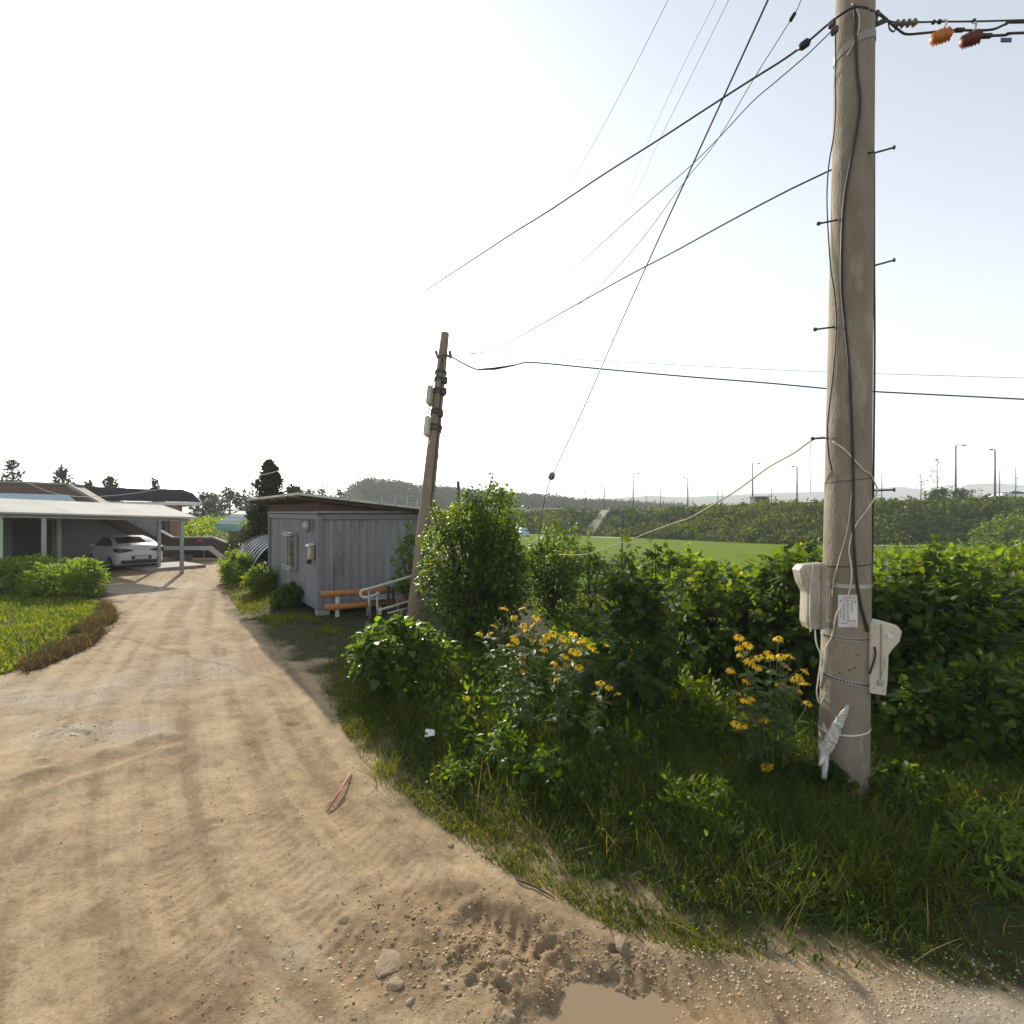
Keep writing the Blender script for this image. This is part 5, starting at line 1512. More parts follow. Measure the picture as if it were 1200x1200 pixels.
# left shrubs by the carport
bush("flower_bush", "light green feathery bush beside the track, nearest the parked car", "bush", at(80, 15.0), (.95, .85, .50), M['lf_light'], TN, .14, 110, 70, .24, shoots=16, zc=.42, shoot_len=.12, bark='stem', trunk_r=.01, up=.5, jitter=.7)
bush("flower_bush", "light green feathery bush at the left edge in front of the pale panel", "bush", at(25, 15.6), (1.25, .95, .54), M['lf_light'], TN, .14, 130, 70, .24, shoots=16, zc=.44, shoot_len=.12, bark='stem', trunk_r=.01, up=.5, jitter=.7)
bush("roadside_bush", "small feathery bush at the track edge before the hoop tunnel", "bush", at(280, 18.2), (.55, .5, .50), M['lf_light'], TN, .15, 60, 55, .22, shoots=10, zc=.48, shoot_len=.18, bark='stem', trunk_r=.01, up=.4, jitter=.7)
bush("weed_clump", "yellow-green weed clump against the long side of the container", "weeds", at(306, 15.6), (.30, .6, .34), M['lf_weed'], TN, .14, 45, 45, .18, shoots=6, zc=.35, shoot_len=.22, bark='stem', trunk_r=.008, up=.4, jitter=.6)
bush("weed_clump", "low dark vine clump creeping up the container near its front corner", "weeds", at(338, 13.6), (.30, .5, .20), M['lf_vine'], TH, .10, 30, 40, .18, shoots=3, zc=.3, shoot_len=.2, bark='stem', trunk_r=.008)
# vegetables in the garden behind
bush("bean_bush", "leafy bean plant climbing a stake behind the dark sapling", "bush", at(690, 12.5), (.4, .4, .8), M['lf_vine'], TB, .11, 22, 36, .22, shoots=4, zc=.75)
bush("garden_bush", "low dark bean row plant at the near edge of the rice field", "bush", at(720, 22.5), (2.0, .6, .5), M['lf_dark'], TB, .16, 60, 36, .35, zc=.45)
bush("garden_bush", "bright green garden plants between sapling and creeper shrubs", "bush", at(800, 13.0), (1.1, .9, .65), M['lf_weed'], TH, .15, 60, 40, .30, zc=.6, shoots=6)

# far trees
def tree(name, label, base, h, w, mat, leaf, ncl, nl, group=None, crown0=.35, T=TS, trunk=.12, gap=.75):
    t = thing(name, label, "tree", base, 0, group)
    cl = []; rr = []
    for k in range(ncl):
        q = rng.uniform(0, 1)
        rad = w / 2 * math.sin(PI * min(1, .18 + q * .80)) ** .7
        a = rng.uniform(0, 2 * PI); s = rng.uniform(.35, 1)
        cl.append((rad * s * math.cos(a), rad * s * math.sin(a), h * (crown0 + (1 - crown0) * q * .96))); rr.append(w * rng.uniform(.09, .17))
    V, F = leaf_cloud(cl, rr, nl, T, leaf, up=.5, jitter=.6)
    np_mesh("crown", V, F, mat, t)
    mb = MB(); mb.tube([(0, 0, -.3), (.03 * h * rng.normal() * .3, 0, h * .5), (0, 0, h * .95)], [trunk, trunk * .7, trunk * .15], 7)
    for c in cl[::max(1, ncl // 9)]:
        mb.tube([(0, 0, c[2] * .7), c], [trunk * .3, trunk * .08], 4)
    mb.build("trunk", M['bark'], t, True)
    return t
for px, top, w, lb in ((15, 540, 26, "ragged tree behind the garage, leftmost above its roof"), (73, 546, 20, "thin tree with forked top behind the white coping"), (130, 558, 24, "low rounded tree above the dark tiled roof near its middle"), (182, 562, 17, "small tree above the right part of the dark tiled roof"), (105, 563, 10, "very small treetop just left of the rounded tree above the tiles")):
    d = 62.0; b_ = at(px, d); hz = CAM_H + (600 - top) / 600 * d - b_[2]
    tree("distant_tree", lb, b_, hz, w / 600 * d, M['lf_far'], .46, 40, 26, "trees behind the houses", crown0=.3, trunk=.16)
for px, top, w, lb, d in ((238, 576, 26, "rounded far tree right beside the tiled roof end", 85), (252, 578, 22, "low far tree second from the tiled roof end", 95), (270, 571, 30, "tall spreading far tree left of the conifer", 85), (288, 573, 24, "far tree touching the left side of the conifer", 90),
                      (345, 570, 26, "greener tree just right of the conifer above the container", 60), (362, 573, 24, "far tree above the container roof nearest the conifer", 110), (378, 571, 22, "far tree above the middle of the container roof", 115), (396, 574, 24, "far tree above the container roof nearest the hill", 115)):
    b_ = at(px, d); hz = CAM_H + (600 - top) / 600 * d - b_[2]
    tree("distant_tree", lb, b_, hz, w / 600 * d, M['lf_far'], .6, 46, 26, "far trees beyond the yard", crown0=.12, trunk=.2)
# bushy ground behind the stair
parts = []
cs = []; rr = []
for k in range(420):
    px = rng.uniform(205, 330); d = rng.uniform(36, 75)
    x = (px - 600) / 600 * d; cs.append((x, d, zp(x, d) + rng.uniform(.2, 1.0) + (d - 36) * .028)); rr.append(rng.uniform(.5, 1.0))
V, F = leaf_cloud(cs, rr, 26, TS, .38, up=.8)
tag(np_mesh("vegetation", V, F, M['lf_weed']), "bright green field plants beyond the entrance stair", "vegetation", kind='stuff')

# embankment cover
cs = []; rr = []
for k in range(3400):
    px = rng.uniform(330, 1500); t_ = rng.uniform(-.06, 1.0)
    if 694 < px < 716 and .1 < t_ and abs((px - 694) - 22 * (t_)) < 9: continue
    b0, c0, zc = em_at(px); d = b0 + (c0 - b0) * t_
    x = (px - 600) / 600 * d; z = -1.25 + (zc + 1.25) * max(t_, 0)
    s = rng.uniform(.3, 1.0) ** 1.5 * 1.5 * (0.35 if t_ > .84 else 1)
    cs.append((x, d, z + s * (.45 if t_ < .84 else -.1))); rr.append(s)
cs = np.array(cs); rr = np.array(rr)
pick = (vnoise(cs[:, 0] * .16, cs[:, 2] * .8 + cs[:, 1] * .1, 44) + rng.uniform(-.25, .25, len(cs))) > .12
M['lf_bank_dark'] = leafmat('leaf_bank_dark', (0.014, 0.038, 0.006), (0.040, 0.070, 0.010), 0.32, 0.8, spec=.1)
M['lf_bank_light'] = leafmat('leaf_bank_light', (0.055, 0.095, 0.010), (0.100, 0.130, 0.018), 0.42, 0.8, spec=.1)
V, F = leaf_cloud(cs[~pick], rr[~pick], 34, TB, .40, up=.9, jitter=.35)
tag(np_mesh("undergrowth", V, F, M['lf_bank_dark']), "dense dark undergrowth covering the road embankment", "undergrowth", kind='stuff')
V, F = leaf_cloud(cs[pick] + np.array([0, 0, .15]), rr[pick] * .8, 34, TB, .34, up=.9, jitter=.35)
tag(np_mesh("scrub", V, F, M['lf_bank_light']), "lighter yellow-green scrub patches on the road embankment", "scrub", kind='stuff')
# hill forest
cs = []; rr = []
xs_ = [p[0] for p in hill_prof]; ys_ = [p[1] for p in hill_prof]
for k in range(2300):
    px = rng.uniform(405, 800); t_ = rng.uniform(0, 1) ** .7
    d = 220 + 60 * t_
    zt = CAM_H + (600 - np.interp(px, xs_, ys_) - 4) / 600 * 280
    z = -2 + (zt + 2) * math.sin(t_ * PI / 2)
    cs.append(((px - 600) / 600 * d, d, z + 1.0)); rr.append(rng.uniform(1.4, 3.2))
V, F = leaf_cloud(cs, rr, 26, TS, 1.3, up=.6, jitter=.5)
tag(np_mesh("forest", V, F, M['lf_far']), "hazy wooded hill beyond the fields", "forest", kind='stuff')

# weedy mass to the right behind the creepers
cs = []; rr = []
for k in range(2600):
    px = rng.uniform(960, 1500); d = 9 + 36 * rng.uniform(0, 1) ** 1.5
    x = (px - 600) / 600 * d
    top = np.interp(d, [9, 14, 22, 45], [1.35, 1.45, 1.35, 1.1]) * (0.8 + .5 * float(vnoise(np.array([x * .5]), np.array([d * .5]), 91)[0]))
    cs.append((x, d, zp(x, d) + max(.1, top * rng.uniform(.45, 1.0)))); rr.append(rng.uniform(.22, .5))
V, F = leaf_cloud(cs, rr, 26, TB, .17, up=.8, jitter=.4)
tag(np_mesh("weeds", V, F, M['lf_weed']), "sunlit sprawling weeds filling the plot right of the tall pole", "weeds", kind='stuff')
# weeds in the middle garden
cs = []; rr = []
for k in range(520):
    px = rng.uniform(740, 960); d = rng.uniform(9.5, 26)
    x = (px - 600) / 600 * d
    cs.append((x, d, zp(x, d) + rng.uniform(.1, .6))); rr.append(rng.uniform(.18, .4))
for k in range(160):
    px = rng.uniform(640, 760); d = rng.uniform(8.2, 14)
    x = (px - 600) / 600 * d
    cs.append((x, d, zp(x, d) + rng.uniform(.03, .12))); rr.append(rng.uniform(.12, .25))
V, F = leaf_cloud(cs, rr, 24, TB, .14, up=.8, jitter=.4)
tag(np_mesh("garden_greens", V, F, M['lf_weed']), "bright low vegetable greens between the shrubs and the rice field", "vegetation", kind='stuff')

cs = []; rr = []
for k in range(900):
    px = rng.uniform(520, 1250); d = rng.uniform(4.6, 9.5)
    x = (px - 600) / 600 * d
    n_ = float(vnoise(np.array([x * .9]), np.array([d * .9]), 93)[0]) + .5
    lim = (.10 + .42 * n_) * sstep(4.4, 6.2, np.array([d]))[0]
    if px > 980 and d < 5.2: lim *= .6
    for q_ in range(1 + int(lim * 5)):
        cs.append((x + rng.normal() * .10, d + rng.normal() * .10, gz(x, d) + lim * rng.uniform(.1, 1))); rr.append(rng.uniform(.06, .15))
cs = np.array(cs); rr = np.array(rr); pick = rng.uniform(0, 1, len(cs)) < .55
V, F = leaf_cloud(cs[pick], rr[pick], 9, TB, .075, up=.7, jitter=.5)
tag(np_mesh("broad_weeds", V, F, M['lf_broad']), "tangle of broad-leaved weeds between the shrubs and flowers", "weeds", kind='stuff')
V, F = leaf_cloud(cs[~pick], rr[~pick], 10, TN, .13, up=.4, jitter=.6)
tag(np_mesh("tall_weeds", V, F, M['lf_weed']), "narrow-leaved light green weeds between the shrubs and flowers", "weeds", kind='stuff')

# ---- grasses
def blades(pos, hgt, width, lean=.45, mat=None, name="grass", label=None):
    N = len(pos)
    a = rng.uniform(0, 2 * PI, N)
    l = rng.uniform(.1, lean * 2, N)
    fw = np.stack([np.cos(a) * l, np.sin(a) * l, np.ones(N)], 1)
    nr_ = np.stack([-np.cos(a), -np.sin(a), l * .2 + .05], 1) + rng.normal(size=(N, 3)) * .3
    tv = TG[0].copy()
    out = []
    # bend: template curved along normal
    tv[:, 2] = -0.28 * tv[:, 1] ** 2
    V, F = scatter((tv, TG[1]), pos, fw, nr_, hgt, width / hgt)
    return V, F
def pts_poly(poly, n, dens=None):
    xs = [p[0] for p in poly]; ys = [p[1] for p in poly]
    out = np.zeros((0, 2))
    while len(out) < n:
        q = np.stack([rng.uniform(min(xs), max(xs), n), rng.uniform(min(ys), max(ys), n)], 1)
        m = poly_sd(q[:, 0], q[:, 1], poly) < 0
        if dens is not None: m &= rng.uniform(0, 1, len(q)) < dens(q[:, 0], q[:, 1])
        out = np.concatenate([out, q[m]])
    return out[:n]
def with_z(q):
    z, sd, _ = ground_height(q[:, 0].copy(), q[:, 1].copy())
    return np.concatenate([q, z[:, None]], 1), sd
verge = [gp(*p) for p in [(1500, 1195), (1200, 1162), (1100, 1154), (1000, 1136), (900, 1120), (800, 1098), (720, 1068), (640, 1022), (560, 985), (500, 945), (440, 905), (400, 860), (375, 815), (372, 785), (400, 770), (470, 760), (560, 760), (700, 770), (800, 780), (1000, 770), (1500, 770)]]
def dv(x, y):
    n_ = fbm(x * 1.3, y * 1.3, 81, 3)
    sd = poly_sd(x, y, verge)
    edge = np.clip(-sd / .6, 0.22, 1)
    close = np.clip(1.5 - (np.hypot(x, y) - 3) * .13, .25, 1)
    return np.clip(.65 + .9 * n_, .3, 1) * edge * close
q, sd_ = with_z(pts_poly(verge, 110000, dv))
d_ = np.hypot(q[:, 0], q[:, 1])
edge = np.clip(sd_ / 1.2, .0, 1)
hh = rng.uniform(.35, 1.0, len(q)) * (.09 + .25 * edge) * (1 + .5 * fbm(q[:, 0] * .9, q[:, 1] * .9, 83, 2))
V, F = blades(q, hh, rng.uniform(.004, .010, len(q)), .55)
tag(np_mesh("grass", V, F, M['grass']), "rough green grass covering the verge along the dirt road", "grass", kind='stuff')
tc2 = pts_poly(verge, 46, dv)
q = np.concatenate([c_[None] + rng.normal(size=(70, 2)) * .07 for c_ in tc2]); q, sd_ = with_z(q)
V, F = blades(q, rng.uniform(.14, .36, len(q)), rng.uniform(.004, .009, len(q)), .6)
tag(np_mesh("tall_grass", V, F, M['grass_yellow']), "tufts of longer light green grass standing in the verge", "grass", kind='stuff')
# dry and pale stalks
q, sd_ = with_z(pts_poly(verge, 5000, dv))
V, F = blades(q, rng.uniform(.08, .38, len(q)), rng.uniform(.003, .008, len(q)), .8)
tag(np_mesh("dry_grass", V, F, M['grass_dry']), "straw-coloured dry stalks mixed through the verge grass", "grass", kind='stuff')
# low broad weeds among the grass
q, sd_ = with_z(pts_poly(verge, 11000, dv))
fw = rng.normal(size=(len(q), 3)) + np.array([0, 0, .35]); nn = rng.normal(size=(len(q), 3)) * .35 + np.array([0, 0, 1])
q[:, 2] += rng.uniform(.01, .16, len(q)) * np.clip(sd_ / .8, .1, 1)
V, F = scatter(TB, q, fw, nn, rng.uniform(.018, .055, len(q)))
tag(np_mesh("verge_weeds", V, F, M['lf_broad']), "small broad-leaved weeds scattered through the verge grass", "weeds", kind='stuff')
# thin creeping grass on the road edge
edgep = [gp(*p) for p in [(372, 790), (405, 860), (450, 915), (510, 960), (570, 1005), (650, 1045), (730, 1092), (810, 1115), (900, 1125), (800, 1080), (720, 1045), (640, 1000), (560, 950), (500, 900), (450, 850), (420, 790)]]
q, sd_ = with_z(pts_poly(edgep, 9000, lambda x, y: np.clip(.5 + 1.6 * fbm(x * 2.2, y * 2.2, 85, 3), .02, 1)))
V, F = blades(q, rng.uniform(.02, .08, len(q)), rng.uniform(.004, .009, len(q)), 1.0)
tag(np_mesh("edge_grass", V, F, M['grass_yellow']), "thin yellowish creeping grass at the edge of the dirt", "grass", kind='stuff')
# grass by the container front and track edge
cpoly = [gp(*p) for p in [(262, 690), (285, 722), (330, 742), (372, 775), (420, 800), (430, 760), (380, 730), (320, 700), (300, 680), (285, 672)]]
q, sd_ = with_z(pts_poly(cpoly, 8000, lambda x, y: np.clip(.35 + 1.6 * fbm(x * 1.1, y * 1.1, 87, 3) + .5 * (y > 13), .02, 1)))
V, F = blades(q, rng.uniform(.04, .16, len(q)), rng.uniform(.008, .018, len(q)), .9)
tag(np_mesh("yard_grass", V, F, M['grass_yellow']), "sparse yellow-green grass between the track and the container", "grass", kind='stuff')
# left verge
rpoly = [gp(*p) for p in [(30, 792), (65, 776), (108, 757), (137, 732), (136, 712), (118, 706), (108, 722), (90, 738), (60, 758), (20, 780)]]
lpoly = [gp(*p) for p in [(-150, 815), (0, 791), (60, 774), (105, 752), (130, 725), (120, 708), (60, 700), (0, 695), (-150, 700)]]
q, sd_ = with_z(pts_poly(lpoly, 42000, lambda x, y: np.clip(.6 + 1.0 * fbm(x * .9, y * .9, 88, 3), .1, 1) * np.where(poly_sd(x, y, rpoly) < -.05, .22, 1)))
M['grass_bright'] = leafmat('grass_bright', (0.070, 0.115, 0.008), (0.140, 0.172, 0.014), 0.48, 0.65, (2.6, 2.4, .8), spec=.2)
V, F = blades(q, rng.uniform(.06, .17, len(q)), rng.uniform(.012, .024, len(q)), .7)
tag(np_mesh("left_verge_grass", V, F, M['grass_bright']), "bright yellow-green grass below the feathery bushes", "grass", kind='stuff')
q, sd_ = with_z(pts_poly(rpoly, 11000, lambda x, y: np.clip(.55 + 1.5 * fbm(x * 1.5, y * 1.5, 89, 3), .03, 1) * np.clip(-poly_sd(x, y, rpoly) / .5, .08, 1)))
V, F = blades(q, rng.uniform(.07, .22, len(q)), rng.uniform(.010, .018, len(q)), .8)
tag(np_mesh("red_weeds", V, F, M['weed_red']), "reddish-brown dry weeds edging the left verge", "weeds", kind='stuff')
# onion rows
op = [((px - 600) / 600 * d, d) for px, d in ((668, 15.5), (760, 15.5), (752, 22), (676, 22))]
q, sd_ = with_z(pts_poly(op, 9000))
V, F = blades(q, rng.uniform(.35, .6, len(q)), rng.uniform(.015, .025, len(q)), .2)
tag(np_mesh("onion_patch", V, F, M['lf_onion']), "upright blue-green onion leaves in the garden patch", "vegetation", kind='stuff')
# rice blades
q = pts_poly(poly, 30000, lambda x, y: np.clip((70 - y) / 40, .1, 1))
q = np.concatenate([q, (z_plain(q[:, 0], q[:, 1]) + .15)[:, None]], 1)
V, F = blades(q, rng.uniform(.2, .34, len(q)), rng.uniform(.03, .06, len(q)), .3)
tag(np_mesh("rice_plants", V, F, M['rice']), "young bright green rice standing in the paddy", "rice", kind='stuff')

# ------------------------------------------------------------------ far roadside furniture
def lamp(px, top, side, lb, rb):
    b0, c0, zc = em_at(px); d = c0 + 5
    b_ = P(px, 600, d); b_.z = zc
    h = CAM_H + (600 - top) / 600 * d - zc
    t = thing("street_lamp", lb, "street lamp", b_, 0, "street lamps along the embankment road")
    mb = MB(); mb.tube([(0, 0, 0), (0, 0, h)], [.12, .08], 8); mb.build("pole", M['lamp_post'], t, True)
    mb = MB(); mb.tube(catmull([(0, 0, h - .03), (side * .25, 0, h + .05), (side * .75, -.3, h)], 4), .04, 6); mb.build("arm", M['lamp_post'], t, True)
    mb = MB(); mb.box((side * .82, -.35, h - .02), (.34, .34, .16), bev=.05); mb.build("head", M['dark_metal'], t)
for px, top, sd, lb in ((1120, 522, 1, "tall street lamp on the embankment beside the round green bush"), (1166, 527, -1, "street lamp on the embankment with its head to the left, beside the passing car"), (882, 543, 1, "street lamp on the embankment above the dark hut"), (934, 547, -1, "street lamp on the embankment just left of the tall pole"), (742, 555, 1, "street lamp on the embankment nearest above the drain chute"), (806, 560, -1, "street lamp on the embankment at the middle of the rice field"), (708, 570, -1, "smallest street lamp on the embankment, left of the drain chute")):
    lamp(px, top, sd, lb, 0)
def sapling(px, top, lb, n=14, w=.9, lf=6):
    b0, c0, zc = em_at(px); d = c0 + 2.5
    b_ = P(px, 600, d); b_.z = zc - .1
    h = CAM_H + (600 - top) / 600 * d - zc
    t = thing("sapling", lb, "young tree", b_, 0, "young trees along the embankment road")
    mb = MB(); mb.tube([(0, 0, 0), (.05, 0, h * .5), (0, 0, h)], [.06, .045, .012], 6)
    tips = []
    for k in range(n):
        z = h * rng.uniform(.35, .98); a = rng.uniform(0, 2 * PI); L_ = w * (1.15 - z / h) * rng.uniform(.6, 1.3)
        e = (math.cos(a) * L_, math.sin(a) * L_ * .6, z + L_ * .25); mb.tube([(0, 0, z), e], [.015, .006], 4); tips.append(e)
    mb.build("trunk", M['twig'], t, True)
    if lf:
        V, F = leaf_cloud(tips, [.16] * len(tips), lf, TS, .16, up=.3, jitter=.7); np_mesh("crown", V, F, M['lf_far'], t)
for px, top, lb, n, w, lf in ((1079, 553, "thin young tree left of the round green bush on the embankment", 10, .8, 5), (1098, 536, "feathery young tree rising out of the round green bush", 20, 1.5, 8), (1190, 546, "bare young tree at the right edge behind the passing car", 8, .6, 2), (1171, 548, "bare young stem close beside the street lamp by the passing car", 6, .3, 1),
                              (1033, 552, "bare twin young tree just right of the tall pole", 8, .5, 1), (660, 572, "bare thin young tree left of the drain chute", 6, .4, 1), (685, 573, "young tree with a small crown left of the drain chute", 12, .8, 8), (774, 558, "young tree with bare top between two street lamps", 12, .6, 2), (757, 569, "small bare young tree beside the lamp above the chute", 6, .4, 1), (841, 566, "bare young tree, left one of the pair left of the dark hut", 7, .4, 1), (846, 569, "bare young tree, right one of the pair left of the dark hut", 6, .4, 1), (904, 570, "small bare young tree right of the dark hut", 6, .4, 2)):
    sapling(px, top, lb, n, w, lf)
b0, c0, zc = em_at(1108); bq = P(1108, 600, c0 + 3); bq.z = zc - .3
bush("round_shrub", "round green bush on top of the embankment under the tall street lamp", "bush", bq, (2.0, 1.6, 1.15), M['lf_bank'], TS, .30, 60, 40, .5, zc=.9)
b0, c0, zc = em_at(1142); bq = P(1142, 600, c0 + 3); bq.z = zc - .3
bush("open_shrub", "open layered shrub on the embankment between two street lamps", "bush", bq, (.95, .8, .9), M['lf_far'], TS, .22, 16, 22, .3, zc=.9)
b0, c0, zc = em_at(1190); bq = P(1188, 625, 44); bq.z = -1.2
bush("bank_bush", "bright green leafy bush at the foot of the embankment, right edge", "bush", bq, (3.4, 1.6, 1.9), M['lf_bush'], TS, .26, 90, 45, .6, zc=1.7)
# car on the embankment road
b0, c0, zc = em_at(1182); cq = P(1182, 600, c0 + 6); cq.z = zc - .25
rc = copy_tree(car); rc.name = "passing_car"
rc.location = cq; rc.rotation_euler = (0, 0, R(184))
tag(rc, "pale car driving along the embankment road at the right edge", "car")
# hut
b0, c0, zc = em_at(890); hq = P(890, 600, c0 + 4); hq.z = zc - .4
hu = thing("hut", "small dark flat-roofed hut on the embankment under a street lamp", "hut", hq)
mb = MB(); mb.box((0, 0, .7), (2.1, 1.6, 1.4)); mb.build("wall", M['dark_door'], hu)
mb = MB(); mb.box((.05, 0, 1.45), (2.5, 1.9, .1)); mb.build("roof", M['lamp_post'], hu)
# drain chute on the slope
b0, c0, zc = em_at(705)
ch_ = thing("drain_chute", "grey concrete drain chute running down the embankment", "drain", (P(695, 600, b0).x, b0, -1.2))
def slope_pt(px, t_, up_=0.0):
    b0, c0, zc = em_at(px); d = b0 + (c0 - b0) * t_
    return Vector(((px - 600) / 600 * d, d, -1.2 + (zc + 1.25) * t_ + up_))
mb = MB()
a = [slope_pt(680, .02, .12), slope_pt(696, .02, .12), slope_pt(717, .98, .12), slope_pt(706, .98, .12)]
mb.add(a + [p - Vector((0, 0, .5)) for p in a], [(0, 1, 2, 3), (7, 6, 5, 4), (0, 4, 5, 1), (1, 5, 6, 2), (2, 6, 7, 3), (3, 7, 4, 0)]); mb.build("channel", M['stone'], ch_, False, True)
mb = MB(); mb.tube([slope_pt(694.5, .02, .3), slope_pt(714.5, .98, .3)], .13, 6); mb.build("kerb", M['plain_concrete'], ch_, False, True)
# pale dirt path at the foot
mb = MB(); a = [P(690, 632, 69), P(730, 632.5, 68)]
mb.add([(9.5, 67.8, -.88), (15.5, 65, -.88), (16, 67.0, -.86), (10.5, 70.3, -.86)], [(0, 1, 2, 3)]); o = mb.build("field_path", M['plain_concrete']); o['kind'] = 'structure'
mb = MB(); mb.add([(31, 49.2, -.70), (43, 47.5, -.70), (43, 48.4, -.69), (31, 50.4, -.69)], [(0, 1, 2, 3)]); o = mb.build("farm_track", M['stone']); o['kind'] = 'structure'
# guard rail far left on the embankment
gr = thing("guard_rail", "white guard rail along the road beyond the large round bush", "guard rail", (P(632, 600, 104).x, 104, 2.6))
mb = MB(); a = P(560, 597.5, 112); b_ = P(662, 598.8, 98); mb.tube([a, b_], .16, 6); a2 = a + Vector((0, 0, .4)); b2 = b_ + Vector((0, 0, .4)); mb.tube([a2, b2], .10, 6); mb.build("rail", M['white_paint'], gr, False, True)
for k in range(12):
    p = a.lerp(b_, k / 11); mb = MB(); mb.tube([p - Vector((0, 0, .8)), p + Vector((0, 0, .5))], .07, 6); mb.build("post", M['white_paint'], gr, False, True)
# goal-like frames above the container
for k, (x0, x1, lb) in enumerate(((447, 463, "white pipe frame beyond the container roof, nearer the wooded hill's top"), (477, 489, "white pipe frame beyond the container roof, just left of the leaning pole"))):
    mb = MB(); d = 120
    mb.tube([P(x0, 594, d), P(x0, 582, d)], .13, 6); mb.tube([P(x1, 594, d), P(x1, 583.5, d)], .13, 6); mb.tube([P(x0, 589, d), P(x1, 589.6, d)], .13, 6); mb.tube([P((x0 * 2 + x1) / 3, 594, d), P((x0 * 2 + x1) / 3, 589.3, d)], .08, 6)
    for x in (x0, x1): p = P(x, 594, d); mb.tube([(p.x, p.y, -1.3), p], .13, 6)
    tag(mb.build("pipe_goal", M['galv']), lb, "pipe goal", "pipe goals beyond the container")
# thin stake in the garden, small post over the bush
mb = MB(); q = P(729, 598, 24); mb.tube([(q.x, q.y, zp(q.x, q.y)), q], .035, 6); tag(mb.build("garden_stake", M['dark_metal']), "thin dark upright stake standing before the rice field", "stake")
mb = MB(); q = P(537, 564, 40); mb.tube([(q.x, q.y, -.8), q], [.16, .12], 8); tag(mb.build("wooden_post", M['bark']), "dark post rising behind the top of the large round bush", "post")
# small parked truck glimpsed behind the bush
mb = MB(); q = P(613, 621, 70); mb.box((q.x, q.y, -.55), (1.15, 2.4, .9), .2, .12); mb.box((q.x, q.y + .3, .1), (1.0, 1.3, .5), .2, .15)
vn = mb.build("blue_van", M['pale_blue']); tag(vn, "tiny pale blue van parked at the embankment foot behind the round bush", "van")
# plastic tunnel glimpse at right edge
tn2 = thing("plastic_tunnel", "white plastic tunnel end showing at the right edge below the embankment", "tunnel", at(1216, 32), R(-48))
mb = MB(); n = 14; vs = []; fs = []
for k in range(n + 1):
    a = PI * k / n
    for y in (0, 8): vs.append((1.6 * math.cos(a), y, 1.45 * math.sin(a) + .35))
for k in range(n): fs.append((2 * k, 2 * k + 1, 2 * k + 3, 2 * k + 2))
mb.add(vs, fs); mb.build("film", M['film_grey'], tn2, True)
mb = MB(); mb.tube([(1.63 * math.cos(PI * k / n), -.02, 1.48 * math.sin(PI * k / n) + .35) for k in range(n + 1)], .05, 6); mb.build("hoop", M['white_paint'], tn2, True)

# ------------------------------------------------------------------ small things on the road
def rock_mesh(mbx_, c, s, seed, flat=.55, sub=1):
    r_ = np.random.default_rng(seed)
    import bmesh
    bm = bmesh.new(); bmesh.ops.create_icosphere(bm, subdivisions=sub, radius=1)
    off = [v_.co.copy() for v_ in bm.verts]
    for q_ in range(14):
        nn_ = Vector(r_.normal(size=3)).normalized(); h_ = r_.uniform(.62, .92)
        off = [c_ - nn_ * max(0, c_.dot(nn_) - h_) for c_ in off]
    off = [c_ * (1 + r_.uniform(-.02, .02)) for c_ in off]
    rz = Matrix.Rotation(r_.uniform(0, 6.28), 3, 'Z')
    vs = [Vector(c) + rz @ Vector((o_.x * s[0], o_.y * s[1], o_.z * s[2])) for o_ in off]
    bm.verts.index_update()
    fs = [tuple(v_.index for v_ in f.verts) for f in bm.faces]
    bm.free()
    mbx_.add(vs, fs)
for (px, py, sx, lb) in ((460, 1118, (.135, .10, .020), "large flat grey rock bedded in the dirt left of the muddy prints"), (463, 1150, (.05, .045, .014), "pale stone just below the large flat rock"), (481, 1168, (.03, .025, .016), "small dark stone below the pale stone near the bottom edge"), (593, 1186, (.06, .05, .035), "brownish stone at the bottom edge left of the puddle"), (727, 1104, (.06, .045, .028), "grey lump of stone beside the verge above the puddle"), (528, 987, (.035, .03, .02), "pale stone at the grassy edge below the white paper"), (503, 927, (.03, .025, .015), "small pale stone on the grassy edge just under the white paper")):
    g = G(px, py); mb = MB(); rock_mesh(mb, (0, 0, 0), sx, px, sub=3)
    o = mb.build("rock", M['stone_grey']); o.location = (g.x, g.y, gz(g.x, g.y) - sx[2] * .30); tag(o, lb, "rock", "rocks on the road")
# gravel
mb = MB()
rg = np.random.default_rng(5)
gsp = []
def spread(px, py, sx, sy, n, s0, s1):
    for k in range(n):
        x, y = rg.normal(px, sx), rg.normal(py, sy)
        if y > 1215 or y < 640: continue
        g = G(x, y); gsp.append((g.x, g.y, rg.uniform(s0, s1)))
spread(1050, 1160, 130, 22, 900, .003, .009); spread(640, 1150, 110, 35, 600, .002, .007); spread(330, 1050, 180, 90, 260, .002, .006); spread(820, 1120, 110, 22, 500, .003, .010)
spread(225, 785, 30, 12, 220, .004, .012); spread(60, 815, 60, 14, 220, .004, .012); spread(100, 855, 40, 10, 140, .004, .014); spread(470, 1120, 80, 40, 260, .004, .012); spread(300, 850, 150, 80, 250, .004, .010)
spread(420, 1080, 260, 70, 1500, .0015, .004); spread(250, 1000, 180, 120, 900, .0015, .0045); spread(600, 1130, 150, 40, 1300, .0015, .005)
gsp = np.array(gsp); gzz, _, _ = ground_height(gsp[:, 0].copy(), gsp[:, 1].copy())
ico_v = []; ico_f = []
import bmesh as _bm
b_ = _bm.new(); _bm.ops.create_icosphere(b_, subdivisions=1, radius=1); b_.verts.index_update()
ico_v = np.array([v_.co[:] for v_ in b_.verts]); ico_f = np.array([[v_.index for v_ in f.verts] for f in b_.faces]); b_.free()
N = len(gsp)
